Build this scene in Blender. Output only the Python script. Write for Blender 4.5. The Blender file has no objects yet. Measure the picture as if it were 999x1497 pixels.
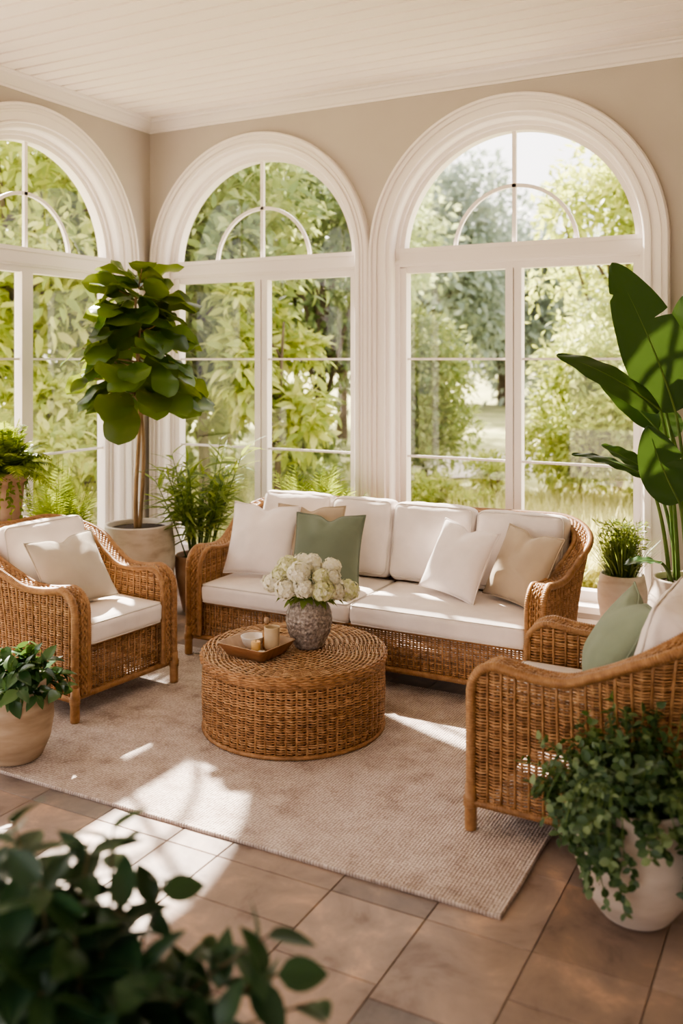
import bpy, math, random
import numpy as np
from mathutils import Vector, Matrix, noise

rng = np.random.default_rng(7)
random.seed(7)
PI = math.pi
scene = bpy.context.scene
COL = scene.collection

# ---------------------------------------------------------------- camera
EYE = 1.8
FPX = 1369.0
YAW = math.radians(28.07)
FWD = np.array([-math.sin(YAW), math.cos(YAW), 0.0])
RGT = np.array([math.cos(YAW), math.sin(YAW), 0.0])
UP = np.array([0, 0, 1.0])
cam_d = bpy.data.cameras.new('camera')
cam = bpy.data.objects.new('camera', cam_d)
COL.objects.link(cam)
cam.location = (0, 0, EYE)
cam.rotation_euler = (PI / 2, 0, YAW)
cam_d.sensor_fit = 'HORIZONTAL'
cam_d.sensor_width = 36.0
cam_d.lens = FPX / 999.0 * 36.0
cam_d.shift_y = -(748.5 - 527.0) / 999.0
cam_d.clip_end = 300
cam_d.dof.use_dof = True
cam_d.dof.focus_distance = 4.8
cam_d.dof.aperture_fstop = 2.3
scene.camera = cam


def spot(x, y, d):
    """world point at forward distance d seen in direction (x, y)"""
    return FWD * d + RGT * ((x - 499.5) / FPX * d) + np.array([0, 0, EYE + (527.0 - y) / FPX * d])


# ---------------------------------------------------------------- mesh tools
def nrm(a):
    a = np.asarray(a, float)
    l = np.linalg.norm(a, axis=-1, keepdims=True)
    return a / np.maximum(l, 1e-9)


class MB:
    def __init__(self):
        self.v, self.q, self.t, self.n = [], [], [], 0

    def add(self, V, Q=None, T=None):
        V = np.asarray(V, float).reshape(-1, 3)
        if Q is not None and len(Q):
            self.q.append(np.asarray(Q, int).reshape(-1, 4) + self.n)
        if T is not None and len(T):
            self.t.append(np.asarray(T, int).reshape(-1, 3) + self.n)
        self.v.append(V)
        self.n += len(V)
        return self

    def box(self, c, s, rot=None):
        c = np.array(c, float); s = np.array(s, float) / 2
        V = np.array([[x, y, z] for x in (-1, 1) for y in (-1, 1) for z in (-1, 1)]) * s
        if rot is not None:
            V = V @ np.array(rot).T
        Q = [[0, 1, 3, 2], [4, 6, 7, 5], [0, 4, 5, 1], [2, 3, 7, 6], [0, 2, 6, 4], [1, 5, 7, 3]]
        return self.add(V + c, Q)

    def tube(self, P, r, sides=6, ref=None, rb=None, closed=False, caps=True):
        P = np.asarray(P, float)
        n = len(P)
        if closed:
            T = nrm(np.roll(P, -1, 0) - np.roll(P, 1, 0))
        else:
            T = nrm(np.gradient(P, axis=0))
        if ref is not None:
            N = nrm(np.cross(T, np.asarray(ref, float)))
            B = np.cross(N, T)
        else:
            N = np.zeros((n, 3))
            a = np.array([0, 0, 1.0]) if abs(T[0][2]) < .8 else np.array([1.0, 0, 0])
            v = nrm(np.cross(T[0], a))
            for i in range(n):
                v = v - T[i] * v.dot(T[i])
                v = v / max(np.linalg.norm(v), 1e-9)
                N[i] = v
            B = np.cross(T, N)
        r = np.broadcast_to(np.asarray(r, float), (n,))
        r2 = r if rb is None else np.broadcast_to(np.asarray(rb, float), (n,))
        ang = np.arange(sides) / sides * 2 * PI
        V = (P[:, None, :] + N[:, None, :] * (np.cos(ang)[None, :, None] * r[:, None, None])
             + B[:, None, :] * (np.sin(ang)[None, :, None] * r2[:, None, None])).reshape(-1, 3)
        m = n if closed else n - 1
        i = np.arange(m)[:, None]; j = np.arange(sides)[None, :]
        i2 = (i + 1) % n; j2 = (j + 1) % sides
        Q = np.stack([i * sides + j, i * sides + j2, i2 * sides + j2, i2 * sides + j], -1).reshape(-1, 4)
        T3 = None
        if caps and not closed:
            k = np.arange(1, sides - 1)
            a = np.stack([0 * k, k + 1, k], -1)
            o = (n - 1) * sides
            b = np.stack([0 * k + o, k + o, k + 1 + o], -1)
            T3 = np.concatenate([a, b])
        return self.add(V, Q, T3)

    def lathe(self, prof, seg=48, c=(0, 0, 0), fn=None):
        prof = np.asarray(prof, float)
        ang = np.arange(seg) / seg * 2 * PI
        V = np.stack([prof[:, None, 0] * np.cos(ang), prof[:, None, 0] * np.sin(ang),
                      np.broadcast_to(prof[:, None, 1], (len(prof), seg))], -1).reshape(-1, 3)
        if fn is not None:
            V = fn(V)
        n = len(prof)
        i = np.arange(n - 1)[:, None]; j = np.arange(seg)[None, :]; j2 = (j + 1) % seg
        Q = np.stack([i * seg + j, i * seg + j2, (i + 1) * seg + j2, (i + 1) * seg + j], -1).reshape(-1, 4)
        return self.add(V + np.array(c), Q)

    def grid(self, G):
        G = np.asarray(G, float)
        a, b = G.shape[:2]
        i = np.arange(a - 1)[:, None]; j = np.arange(b - 1)[None, :]
        Q = np.stack([i * b + j, (i + 1) * b + j, (i + 1) * b + j + 1, i * b + j + 1], -1).reshape(-1, 4)
        return self.add(G.reshape(-1, 3), Q)

    def build(self, name, mat, parent=None, smooth=True, flat_angle=None):
        me = bpy.data.meshes.new(name)
        V = np.concatenate(self.v) if self.v else np.zeros((0, 3))
        Q = np.concatenate(self.q) if self.q else np.zeros((0, 4), int)
        T = np.concatenate(self.t) if self.t else np.zeros((0, 3), int)
        me.vertices.add(len(V)); me.vertices.foreach_set('co', V.astype(np.float32).ravel())
        me.loops.add(Q.size + T.size)
        me.loops.foreach_set('vertex_index', np.concatenate([Q.ravel(), T.ravel()]).astype(np.int32))
        me.polygons.add(len(Q) + len(T))
        st = np.concatenate([np.arange(len(Q)) * 4, len(Q) * 4 + np.arange(len(T)) * 3]).astype(np.int32)
        me.polygons.foreach_set('loop_start', st)
        me.update(calc_edges=True)
        me.validate()
        me.polygons.foreach_set('use_smooth', np.full(len(me.polygons), bool(smooth)))
        me.materials.append(mat)
        o = bpy.data.objects.new(name, me)
        COL.objects.link(o)
        if parent is not None:
            o.parent = parent
        return o


def tag(o, label=None, cat=None, group=None, kind=None):
    if label: o['label'] = label
    if cat: o['category'] = cat
    if group: o['group'] = group
    if kind: o['kind'] = kind
    return o


def thing(name, label, cat, loc=(0, 0, 0), rz=0.0, group=None):
    o = bpy.data.objects.new(name, None)
    COL.objects.link(o)
    o.empty_display_size = .1
    o.location = tuple(float(v) for v in loc)
    o.rotation_euler = (0, 0, rz)
    return tag(o, label, cat, group)


def struct(name, mb, mat, parent=None, smooth=False):
    o = mb.build(name, mat, parent, smooth)
    if parent is None: o['kind'] = 'structure'
    return o


def sstep(x):
    x = np.clip(x, 0, 1)
    return x * x * (3 - 2 * x)


# ---------------------------------------------------------------- materials
def new_mat(name):
    m = bpy.data.materials.new(name)
    m.use_nodes = True
    nt = m.node_tree
    return m, nt, nt.nodes['Principled BSDF']


def N(nt, typ, **kw):
    n = nt.nodes.new(typ)
    for k, v in kw.items():
        if k in n.inputs.keys() if hasattr(n.inputs, 'keys') else False:
            n.inputs[k].default_value = v
        else:
            setattr(n, k, v)
    return n


def ramp(nt, stops):
    n = nt.nodes.new('ShaderNodeValToRGB')
    e = n.color_ramp.elements
    while len(e) < len(stops): e.new(.5)
    for i, (p, c) in enumerate(stops):
        e[i].position = p
        e[i].color = (*c, 1)
    return n


def bump(nt, bs, height, strength=.3, dist=.01):
    b = nt.nodes.new('ShaderNodeBump')
    b.inputs['Strength'].default_value = strength
    b.inputs['Distance'].default_value = dist
    nt.links.new(height, b.inputs['Height'])
    nt.links.new(b.outputs[0], bs.inputs['Normal'])
    return b


def mat_noise(name, stops, scale=8, rough=.6, bstr=0, bscale=60, detail=4, bdist=.004, spec=.3, stretch=(1, 1, 1)):
    m, nt, bs = new_mat(name)
    tc = N(nt, 'ShaderNodeTexCoord')
    mp = N(nt, 'ShaderNodeMapping'); mp.inputs['Scale'].default_value = stretch
    nt.links.new(tc.outputs['Object'], mp.inputs[0])
    nz = N(nt, 'ShaderNodeTexNoise'); nz.inputs['Scale'].default_value = scale; nz.inputs['Detail'].default_value = detail
    nt.links.new(mp.outputs[0], nz.inputs['Vector'])
    r = ramp(nt, stops)
    nt.links.new(nz.outputs['Fac'], r.inputs[0])
    nt.links.new(r.outputs[0], bs.inputs['Base Color'])
    bs.inputs['Roughness'].default_value = rough
    bs.inputs['Specular IOR Level'].default_value = spec
    if bstr:
        n2 = N(nt, 'ShaderNodeTexNoise'); n2.inputs['Scale'].default_value = bscale; n2.inputs['Detail'].default_value = 5
        nt.links.new(mp.outputs[0], n2.inputs['Vector'])
        bump(nt, bs, n2.outputs['Fac'], bstr, bdist)
    return m


def mat_leaf(name, dark, mid, light, trans=.4, tcol=None, rough=.45):
    m, nt, bs = new_mat(name)
    g = N(nt, 'ShaderNodeNewGeometry')
    r = ramp(nt, [(.0, dark), (.5, mid), (1.0, light)])
    nt.links.new(g.outputs['Random Per Island'], r.inputs[0])
    nt.links.new(r.outputs[0], bs.inputs['Base Color'])
    bs.inputs['Roughness'].default_value = rough
    bs.inputs['Specular IOR Level'].default_value = .35
    tr = N(nt, 'ShaderNodeBsdfTranslucent')
    mx = N(nt, 'ShaderNodeMixRGB'); mx.blend_type = 'MIX'; mx.inputs[0].default_value = .55
    nt.links.new(r.outputs[0], mx.inputs[1])
    mx.inputs[2].default_value = (*(tcol or (.45, .55, .08)), 1)
    nt.links.new(mx.outputs[0], tr.inputs['Color'])
    ms = N(nt, 'ShaderNodeMixShader'); ms.inputs[0].default_value = trans
    nt.links.new(bs.outputs[0], ms.inputs[1]); nt.links.new(tr.outputs[0], ms.inputs[2])
    nt.links.new(ms.outputs[0], nt.nodes['Material Output'].inputs['Surface'])
    return m


def mat_wicker(name, dark, mid, light, rough=.42):
    m, nt, bs = new_mat(name)
    g = N(nt, 'ShaderNodeNewGeometry')
    tc = N(nt, 'ShaderNodeTexCoord')
    nz = N(nt, 'ShaderNodeTexNoise'); nz.inputs['Scale'].default_value = 34; nz.inputs['Detail'].default_value = 4
    nt.links.new(tc.outputs['Object'], nz.inputs['Vector'])
    ad = N(nt, 'ShaderNodeMath', operation='MULTIPLY_ADD')
    nt.links.new(g.outputs['Random Per Island'], ad.inputs[0]); ad.inputs[1].default_value = .26
    m2 = N(nt, 'ShaderNodeMath', operation='MULTIPLY'); nt.links.new(nz.outputs['Fac'], m2.inputs[0]); m2.inputs[1].default_value = .74
    nt.links.new(m2.outputs[0], ad.inputs[2])
    r = ramp(nt, [(.12, dark), (.5, mid), (.88, light)])
    nt.links.new(ad.outputs[0], r.inputs[0])
    nt.links.new(r.outputs[0], bs.inputs['Base Color'])
    bs.inputs['Roughness'].default_value = rough
    bs.inputs['Specular IOR Level'].default_value = .4
    n2 = N(nt, 'ShaderNodeTexNoise'); n2.inputs['Scale'].default_value = 220
    nt.links.new(tc.outputs['Object'], n2.inputs['Vector'])
    bump(nt, bs, n2.outputs['Fac'], .25, .002)
    return m


def mat_fabric(name, c, var=.06, weave=900):
    m, nt, bs = new_mat(name)
    tc = N(nt, 'ShaderNodeTexCoord')
    nz = N(nt, 'ShaderNodeTexNoise'); nz.inputs['Scale'].default_value = 7; nz.inputs['Detail'].default_value = 6
    nt.links.new(tc.outputs['Object'], nz.inputs['Vector'])
    lo = tuple(v * (1 - var) for v in c); hi = tuple(min(1, v * (1 + var)) for v in c)
    r = ramp(nt, [(.3, lo), (.7, hi)])
    nt.links.new(nz.outputs['Fac'], r.inputs[0]); nt.links.new(r.outputs[0], bs.inputs['Base Color'])
    bs.inputs['Roughness'].default_value = .9
    bs.inputs['Specular IOR Level'].default_value = .15
    bs.inputs['Sheen Weight'].default_value = .15
    n2 = N(nt, 'ShaderNodeTexNoise'); n2.inputs['Scale'].default_value = weave; n2.inputs['Detail'].default_value = 2
    nt.links.new(tc.outputs['Object'], n2.inputs['Vector'])
    n3 = N(nt, 'ShaderNodeTexNoise'); n3.inputs['Scale'].default_value = 9; n3.inputs['Detail'].default_value = 3; n3.inputs['Distortion'].default_value = .8
    nt.links.new(tc.outputs['Object'], n3.inputs['Vector'])
    ad = N(nt, 'ShaderNodeMath', operation='MULTIPLY_ADD'); nt.links.new(n3.outputs['Fac'], ad.inputs[0]); ad.inputs[1].default_value = 5.0
    nt.links.new(n2.outputs['Fac'], ad.inputs[2])
    bump(nt, bs, ad.outputs[0], .35, .003)
    return m


def mat_plain(name, c, rough=.5, spec=.4, metal=0.0):
    m, nt, bs = new_mat(name)
    bs.inputs['Base Color'].default_value = (*c, 1)
    bs.inputs['Roughness'].default_value = rough
    bs.inputs['Specular IOR Level'].default_value = spec
    bs.inputs['Metallic'].default_value = metal
    return m


M = {}
M['wall'] = mat_noise('greige_plaster', [(.3, (.485, .437, .392)), (.7, (.515, .465, .418))], 3, .85, .15, 90, spec=.1)
M['white'] = mat_noise('warm_white_paint', [(.3, (.86, .80, .765)), (.7, (.88, .82, .785))], 2, .5)
M['ceil'] = mat_noise('ceiling_paint', [(.3, (.88, .80, .735)), (.7, (.92, .84, .775))], 3, .6, stretch=(.3, 3, 1))
M['wicker'] = mat_wicker('honey_wicker', (.09, .036, .012), (.34, .178, .075), (.64, .39, .195))
M['rim'] = mat_wicker('wrapped_cane', (.16, .074, .029), (.345, .182, .077), (.53, .32, .15), .42)
M['ttop'] = mat_wicker('pale_wicker', (.19, .09, .038), (.44, .265, .135), (.72, .52, .33))
M['deck'] = mat_plain('webbing_and_gap_shade', (.07, .032, .013), .8)  # seat webbing, also the dark sheet that shades the drum's weave gaps
M['cream'] = mat_fabric('cream_linen', (.86, .78, .73))
M['white_f'] = mat_fabric('white_linen', (.88, .80, .755))
M['beige_f'] = mat_fabric('beige_linen', (.47, .38, .275))
M['stone_f'] = mat_fabric('stone_linen', (.52, .46, .375))
M['sage_f'] = mat_fabric('sage_linen', (.17, .203, .148))
M['sage2_f'] = mat_fabric('pale_sage_linen', (.24, .29, .21))
M['piping'] = mat_fabric('cream_piping', (.72, .66, .60))
M['pot_w'] = mat_noise('pale_clay', [(.3, (.50, .42, .35)), (.5, (.68, .61, .54)), (.75, (.76, .70, .63))], 6, .8, .35, 40, detail=8, stretch=(1, 1, 2.5))
M['pot_w2'] = mat_noise('smooth_pale_clay', [(.3, (.52, .44, .36)), (.7, (.66, .58, .50))], 5, .75, .2, 60, stretch=(1, 1, 3))
M['pot_t'] = mat_noise('tan_stoneware', [(.3, (.27, .19, .12)), (.55, (.40, .30, .205)), (.8, (.50, .40, .29))], 5, .6, .2, 50, stretch=(1, 1, 4))
M['terra'] = mat_noise('weathered_terracotta', [(.3, (.34, .20, .13)), (.6, (.46, .31, .22)), (.85, (.56, .44, .34))], 7, .85, .3, 50)
M['soil'] = mat_noise('potting_soil', [(.3, (.02, .013, .008)), (.7, (.07, .045, .03))], 60, .95, .8, 120)
M['bark'] = mat_noise('pale_bark', [(.3, (.20, .12, .06)), (.7, (.42, .28, .16))], 18, .8, .5, 60, stretch=(1, 1, .3))
M['tbark'] = mat_noise('tree_bark', [(.3, (.07, .05, .035)), (.7, (.17, .13, .095))], 10, .9, .6, 30, stretch=(1, 1, .3))
M['fig'] = mat_leaf('fig_leaf', (.016, .045, .012), (.036, .092, .018), (.095, .18, .033), .36, (.42, .48, .05), .30)
M['bop'] = mat_leaf('paddle_leaf', (.022, .058, .018), (.03, .075, .021), (.045, .10, .027), .14, (.16, .25, .04), .33)
M['fern'] = mat_leaf('fern_leaf', (.075, .14, .022), (.15, .245, .035), (.32, .41, .07), .42, (.60, .66, .08))
M['palm'] = mat_leaf('palm_leaf', (.06, .115, .028), (.135, .215, .05), (.32, .40, .11), .42, (.58, .64, .12))
M['grass'] = mat_leaf('grass_blade', (.04, .075, .022), (.085, .14, .035), (.20, .26, .06), .35, (.42, .46, .08))
M['glossy'] = mat_leaf('glossy_leaf', (.022, .062, .026), (.045, .105, .042), (.09, .17, .06), .2, (.2, .35, .05), .25)
M['trail'] = mat_leaf('trailing_leaf', (.028, .066, .030), (.060, .118, .052), (.20, .28, .13), .28, (.25, .4, .05), .38)
M['fore'] = mat_leaf('dark_leaf', (.012, .038, .018), (.023, .062, .027), (.05, .105, .045), .16, (.12, .2, .04), .38)
M['stem'] = mat_noise('green_stem', [(.3, (.07, .13, .03)), (.7, (.14, .21, .05))], 10, .5)
M['brstem'] = mat_noise('brown_stem', [(.3, (.07, .05, .025)), (.7, (.16, .12, .05))], 10, .6)
M['bloom'] = mat_leaf('cream_petal', (.80, .76, .58), (.86, .83, .70), (.90, .88, .80), .25, (.85, .85, .55), .6)
M['bloom_g'] = mat_leaf('green_cream_petal', (.62, .64, .30), (.80, .79, .55), (.88, .86, .70), .25, (.8, .85, .4), .6)
M['vase'] = mat_noise('speckled_stoneware', [(.35, (.15, .12, .10)), (.5, (.27, .225, .195)), (.68, (.46, .40, .355))], 70, .36, .8, 90, detail=8, bdist=.01, spec=.5)
M['tray'] = mat_noise('brown_wood', [(.3, (.20, .09, .04)), (.7, (.34, .17, .08))], 9, .45, .1, 60, stretch=(1, 6, 1))
M['tray_in'] = mat_noise('tray_wood_inside', [(.3, (.36, .24, .15)), (.7, (.46, .32, .21))], 9, .5, stretch=(1, 6, 1))
M['wax'] = mat_plain('honey_wax', (.78, .50, .20), .5)
M['wick'] = mat_plain('wick', (.03, .02, .015), .9)
M['mug'] = mat_noise('glazed_beige', [(.35, (.55, .42, .26)), (.65, (.66, .56, .40))], 5, .35, stretch=(1, 1, 3))
M['bowl'] = mat_plain('cream_glaze', (.80, .73, .66), .3)
M['shell'] = mat_plain('white_shell', (.78, .74, .66), .5)
M['euca'] = mat_leaf('eucalyptus_leaf', (.10, .15, .11), (.16, .22, .17), (.24, .30, .24), .2, (.3, .4, .3))
M['wood'] = mat_noise('stand_wood', [(.3, (.13, .07, .035)), (.7, (.24, .14, .07))], 8, .5, stretch=(6, 6, 1))

# glass: mostly clear with a faint reflection
m, nt, bs = new_mat('window_glass')
tr = N(nt, 'ShaderNodeBsdfTransparent'); tr.inputs[0].default_value = (.97, .985, .975, 1)
gl = N(nt, 'ShaderNodeBsdfGlossy'); gl.inputs['Roughness'].default_value = .02
ms = N(nt, 'ShaderNodeMixShader'); ms.inputs[0].default_value = .05
nt.links.new(tr.outputs[0], ms.inputs[1]); nt.links.new(gl.outputs[0], ms.inputs[2])
nt.links.new(ms.outputs[0], nt.nodes['Material Output'].inputs['Surface'])
M['glass'] = m
m, nt, bs = new_mat('amber_glass')
bs.inputs['Base Color'].default_value = (.75, .42, .15, 1); bs.inputs['Transmission Weight'].default_value = .7
bs.inputs['Roughness'].default_value = .08
M['amber'] = m

# floor tiles
m, nt, bs = new_mat('slate_tiles')
g = N(nt, 'ShaderNodeNewGeometry'); tc = N(nt, 'ShaderNodeTexCoord')
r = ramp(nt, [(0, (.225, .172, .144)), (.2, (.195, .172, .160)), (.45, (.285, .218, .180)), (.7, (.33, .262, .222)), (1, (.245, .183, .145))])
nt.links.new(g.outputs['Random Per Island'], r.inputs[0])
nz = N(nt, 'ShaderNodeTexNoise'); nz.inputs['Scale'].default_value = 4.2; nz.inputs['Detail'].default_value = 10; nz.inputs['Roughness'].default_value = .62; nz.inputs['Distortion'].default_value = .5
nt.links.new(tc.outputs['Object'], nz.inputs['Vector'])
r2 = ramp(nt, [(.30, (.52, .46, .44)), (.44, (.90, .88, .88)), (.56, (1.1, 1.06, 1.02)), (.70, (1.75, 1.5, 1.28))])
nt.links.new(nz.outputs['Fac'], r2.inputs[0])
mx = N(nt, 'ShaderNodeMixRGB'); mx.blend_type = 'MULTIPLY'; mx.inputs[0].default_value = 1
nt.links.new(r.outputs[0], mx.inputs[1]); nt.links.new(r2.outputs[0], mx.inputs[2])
nt.links.new(mx.outputs[0], bs.inputs['Base Color'])
bs.inputs['Roughness'].default_value = .5; bs.inputs['Specular IOR Level'].default_value = .4
nb = N(nt, 'ShaderNodeTexNoise'); nb.inputs['Scale'].default_value = 9; nb.inputs['Detail'].default_value = 8
nt.links.new(tc.outputs['Object'], nb.inputs['Vector'])
bump(nt, bs, nb.outputs['Fac'], .35, .01)
M['tile'] = m
M['grout'] = mat_plain('grout', (.095, .073, .06), .9, .1)

# rug
m, nt, bs = new_mat('woven_rug')
tc = N(nt, 'ShaderNodeTexCoord')
vo = N(nt, 'ShaderNodeTexVoronoi'); vo.inputs['Scale'].default_value = 7
nd = N(nt, 'ShaderNodeTexNoise'); nd.inputs['Scale'].default_value = 9; nd.inputs['Detail'].default_value = 8; nd.inputs['Roughness'].default_value = .7
nt.links.new(tc.outputs['Object'], nd.inputs['Vector'])
nt.links.new(tc.outputs['Object'], vo.inputs['Vector'])
ad = N(nt, 'ShaderNodeMath', operation='MULTIPLY_ADD'); nt.links.new(vo.outputs['Distance'], ad.inputs[0]); ad.inputs[1].default_value = .22
nt.links.new(nd.outputs['Fac'], ad.inputs[2])
r = ramp(nt, [(.42, (.47, .395, .35)), (.56, (.63, .55, .495)), (.72, (.74, .665, .61))])
nt.links.new(ad.outputs[0], r.inputs[0])
mp = N(nt, 'ShaderNodeMapping'); mp.inputs['Scale'].default_value = (82, 70, 1)
nt.links.new(tc.outputs['Object'], mp.inputs[0])
v2 = N(nt, 'ShaderNodeTexVoronoi'); v2.inputs['Scale'].default_value = 1.0; v2.inputs['Randomness'].default_value = .35
nt.links.new(mp.outputs[0], v2.inputs['Vector'])
sx = N(nt, 'ShaderNodeSeparateXYZ'); nt.links.new(mp.outputs[0], sx.inputs[0])
fr = N(nt, 'ShaderNodeMath', operation='FRACT'); nt.links.new(sx.outputs['X'], fr.inputs[0])
pp = N(nt, 'ShaderNodeMath', operation='PINGPONG'); nt.links.new(fr.outputs[0], pp.inputs[0]); pp.inputs[1].default_value = .5
hh = N(nt, 'ShaderNodeMath', operation='MULTIPLY_ADD'); nt.links.new(pp.outputs[0], hh.inputs[0]); hh.inputs[1].default_value = -1.1; nt.links.new(v2.outputs['Distance'], hh.inputs[2])
r3 = ramp(nt, [(.0, (1.08, 1.08, 1.08)), (.32, (.95, .93, .92)), (.62, (.60, .55, .52))])  # shade between the rug rows painted in, following the bump height
ab = N(nt, 'ShaderNodeMath', operation='ADD'); ab.inputs[1].default_value = .28; nt.links.new(hh.outputs[0], ab.inputs[0])
nt.links.new(ab.outputs[0], r3.inputs[0])
mx = N(nt, 'ShaderNodeMixRGB'); mx.blend_type = 'MULTIPLY'; mx.inputs[0].default_value = 1
nt.links.new(r.outputs[0], mx.inputs[1]); nt.links.new(r3.outputs[0], mx.inputs[2])
nt.links.new(mx.outputs[0], bs.inputs['Base Color'])
iv = N(nt, 'ShaderNodeMath', operation='SUBTRACT'); iv.inputs[0].default_value = 1; nt.links.new(hh.outputs[0], iv.inputs[1])
bump(nt, bs, iv.outputs[0], .9, .006)
bs.inputs['Roughness'].default_value = .95; bs.inputs['Specular IOR Level'].default_value = .1
M['rug'] = m

# lawn
M['lawn'] = mat_noise('lawn_grass', [(.3, (.26, .28, .12)), (.5, (.42, .42, .19)), (.7, (.60, .56, .30))], .6, .95, .6, 30, detail=8)
M['path'] = mat_noise('pale_path', [(.3, (.62, .54, .46)), (.7, (.70, .62, .54))], 2, .95)
M['meadow'] = mat_leaf('meadow_blade', (.46, .47, .17), (.64, .62, .27), (.82, .77, .42), .5, (.92, .88, .42))
TL = {}
TL['yellow'] = mat_leaf('sunny_leaf', (.20, .28, .07), (.41, .48, .14), (.72, .71, .30), .50, (.86, .90, .27))
TL['mid'] = mat_leaf('mid_leaf', (.10, .17, .06), (.22, .30, .11), (.46, .50, .22), .44, (.74, .78, .28))
TL['pale'] = mat_leaf('pale_leaf', (.22, .30, .15), (.38, .46, .25), (.64, .67, .42), .46, (.78, .84, .40))
TL['blue'] = mat_leaf('hazed_distant_leaf', (.24, .31, .27), (.33, .40, .35), (.45, .50, .42), .3, (.58, .64, .50))  # distance haze painted into the leaf colour, pale and bluish
TL['dark'] = mat_leaf('shade_leaf', (.05, .095, .045), (.11, .17, .07), (.24, .30, .13), .38, (.52, .58, .2))

# ---------------------------------------------------------------- the room
WX, WY = -5.015, 6.054
CEIL = 3.75
SPR = 2.55          # spring line of the arches
OPEN = .87          # half width of a wall opening
XR = 1.6            # right end of the back wall
YF = -1.5           # near end of the left wall
SILL = .22


def wall_with_arches(a0, a1, centres, top, to_world):
    """wall sheet from a0 to a1 along its length with arched openings"""
    mb = MB()

    def sheet(depth):
        xs = a0
        for c in centres:
            l, r_ = c - OPEN, c + OPEN
            mb.add([to_world(xs, 0, depth), to_world(l, 0, depth), to_world(l, top, depth), to_world(xs, top, depth)], [[0, 1, 2, 3]])
            mb.add([to_world(l, 0, depth), to_world(r_, 0, depth), to_world(r_, SILL, depth), to_world(l, SILL, depth)], [[0, 1, 2, 3]])
            k = 40
            a = np.linspace(PI, 0, k + 1)
            px = c + OPEN * np.cos(a); pz = SPR + OPEN * np.sin(a)
            for i in range(k):
                mb.add([to_world(px[i], pz[i], depth), to_world(px[i + 1], pz[i + 1], depth), to_world(px[i + 1], top, depth), to_world(px[i], top, depth)], [[0, 1, 2, 3]])
            xs = r_
        mb.add([to_world(xs, 0, depth), to_world(a1, 0, depth), to_world(a1, top, depth), to_world(xs, top, depth)], [[0, 1, 2, 3]])
    sheet(0); sheet(.22)
    # top, ends, reveals
    for z in (0, top):
        mb.add([to_world(a0, z, 0), to_world(a1, z, 0), to_world(a1, z, .22), to_world(a0, z, .22)], [[0, 1, 2, 3]])
    for x in (a0, a1):
        mb.add([to_world(x, 0, 0), to_world(x, top, 0), to_world(x, top, .22), to_world(x, 0, .22)], [[0, 1, 2, 3]])
    for c in centres:
        a = np.linspace(PI, 0, 41)
        px = np.concatenate([[c - OPEN], c + OPEN * np.cos(a), [c + OPEN], [c - OPEN]])
        pz = np.concatenate([[SILL], SPR + OPEN * np.sin(a), [SILL], [SILL]])
        for i in range(len(px) - 1):
            mb.add([to_world(px[i], pz[i], 0), to_world(px[i + 1], pz[i + 1], 0), to_world(px[i + 1], pz[i + 1], .22), to_world(px[i], pz[i], .22)], [[0, 1, 2, 3]])
    return mb


def back_w(a, z, d): return np.array([a, WY + d, z])
def left_w(a, z, d): return np.array([WX - d, a, z])


struct('wall_back', wall_with_arches(WX - .22, XR, [-3.985, -1.955], CEIL + .1, back_w), M['wall'])
struct('wall_left', wall_with_arches(YF, WY, [.62, 2.72, 4.82], CEIL + .1, left_w), M['wall'])


def sweep_arch(mb, c, prof, tw, z0, seg=110):
    """sweep a moulding section (radius, depth) up one side, round the arch, down the other"""
    st = []
    for z in np.linspace(z0, SPR, 6)[:-1]: st.append((-1.0, 0.0, z, True))
    for a in np.linspace(PI, 0, seg + 1): st.append((math.cos(a), math.sin(a), SPR, False))
    for z in np.linspace(SPR, z0, 6)[1:]: st.append((1.0, 0.0, z, True))
    G = np.zeros((len(st), len(prof), 3))
    for i, (ca, sa, z, straight) in enumerate(st):
        for j, (rad, dep) in enumerate(prof):
            G[i, j] = tw(c + rad * ca, z + rad * sa, dep)
    mb.grid(G)


def arc_bar(mb, c, zc, r0, r1, d0, d1, tw, a0=PI, a1=0, seg=90):
    a = np.linspace(a0, a1, seg + 1)
    G = np.zeros((seg + 1, 5, 3))
    for i, t in enumerate(a):
        for j, (r_, d) in enumerate([(r0, d0), (r1, d0), (r1, d1), (r0, d1), (r0, d0)]):
            G[i, j] = tw(c + r_ * math.cos(t), zc + r_ * math.sin(t), d)
    mb.grid(G)


def wbox(mb, a0, a1, z0, z1, d0, d1, tw):
    V = [tw(a, z, d) for a in (a0, a1) for z in (z0, z1) for d in (d0, d1)]
    mb.add(V, [[0, 1, 3, 2], [4, 6, 7, 5], [0, 4, 5, 1], [2, 3, 7, 6], [0, 2, 6, 4], [1, 5, 7, 3]])


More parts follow.
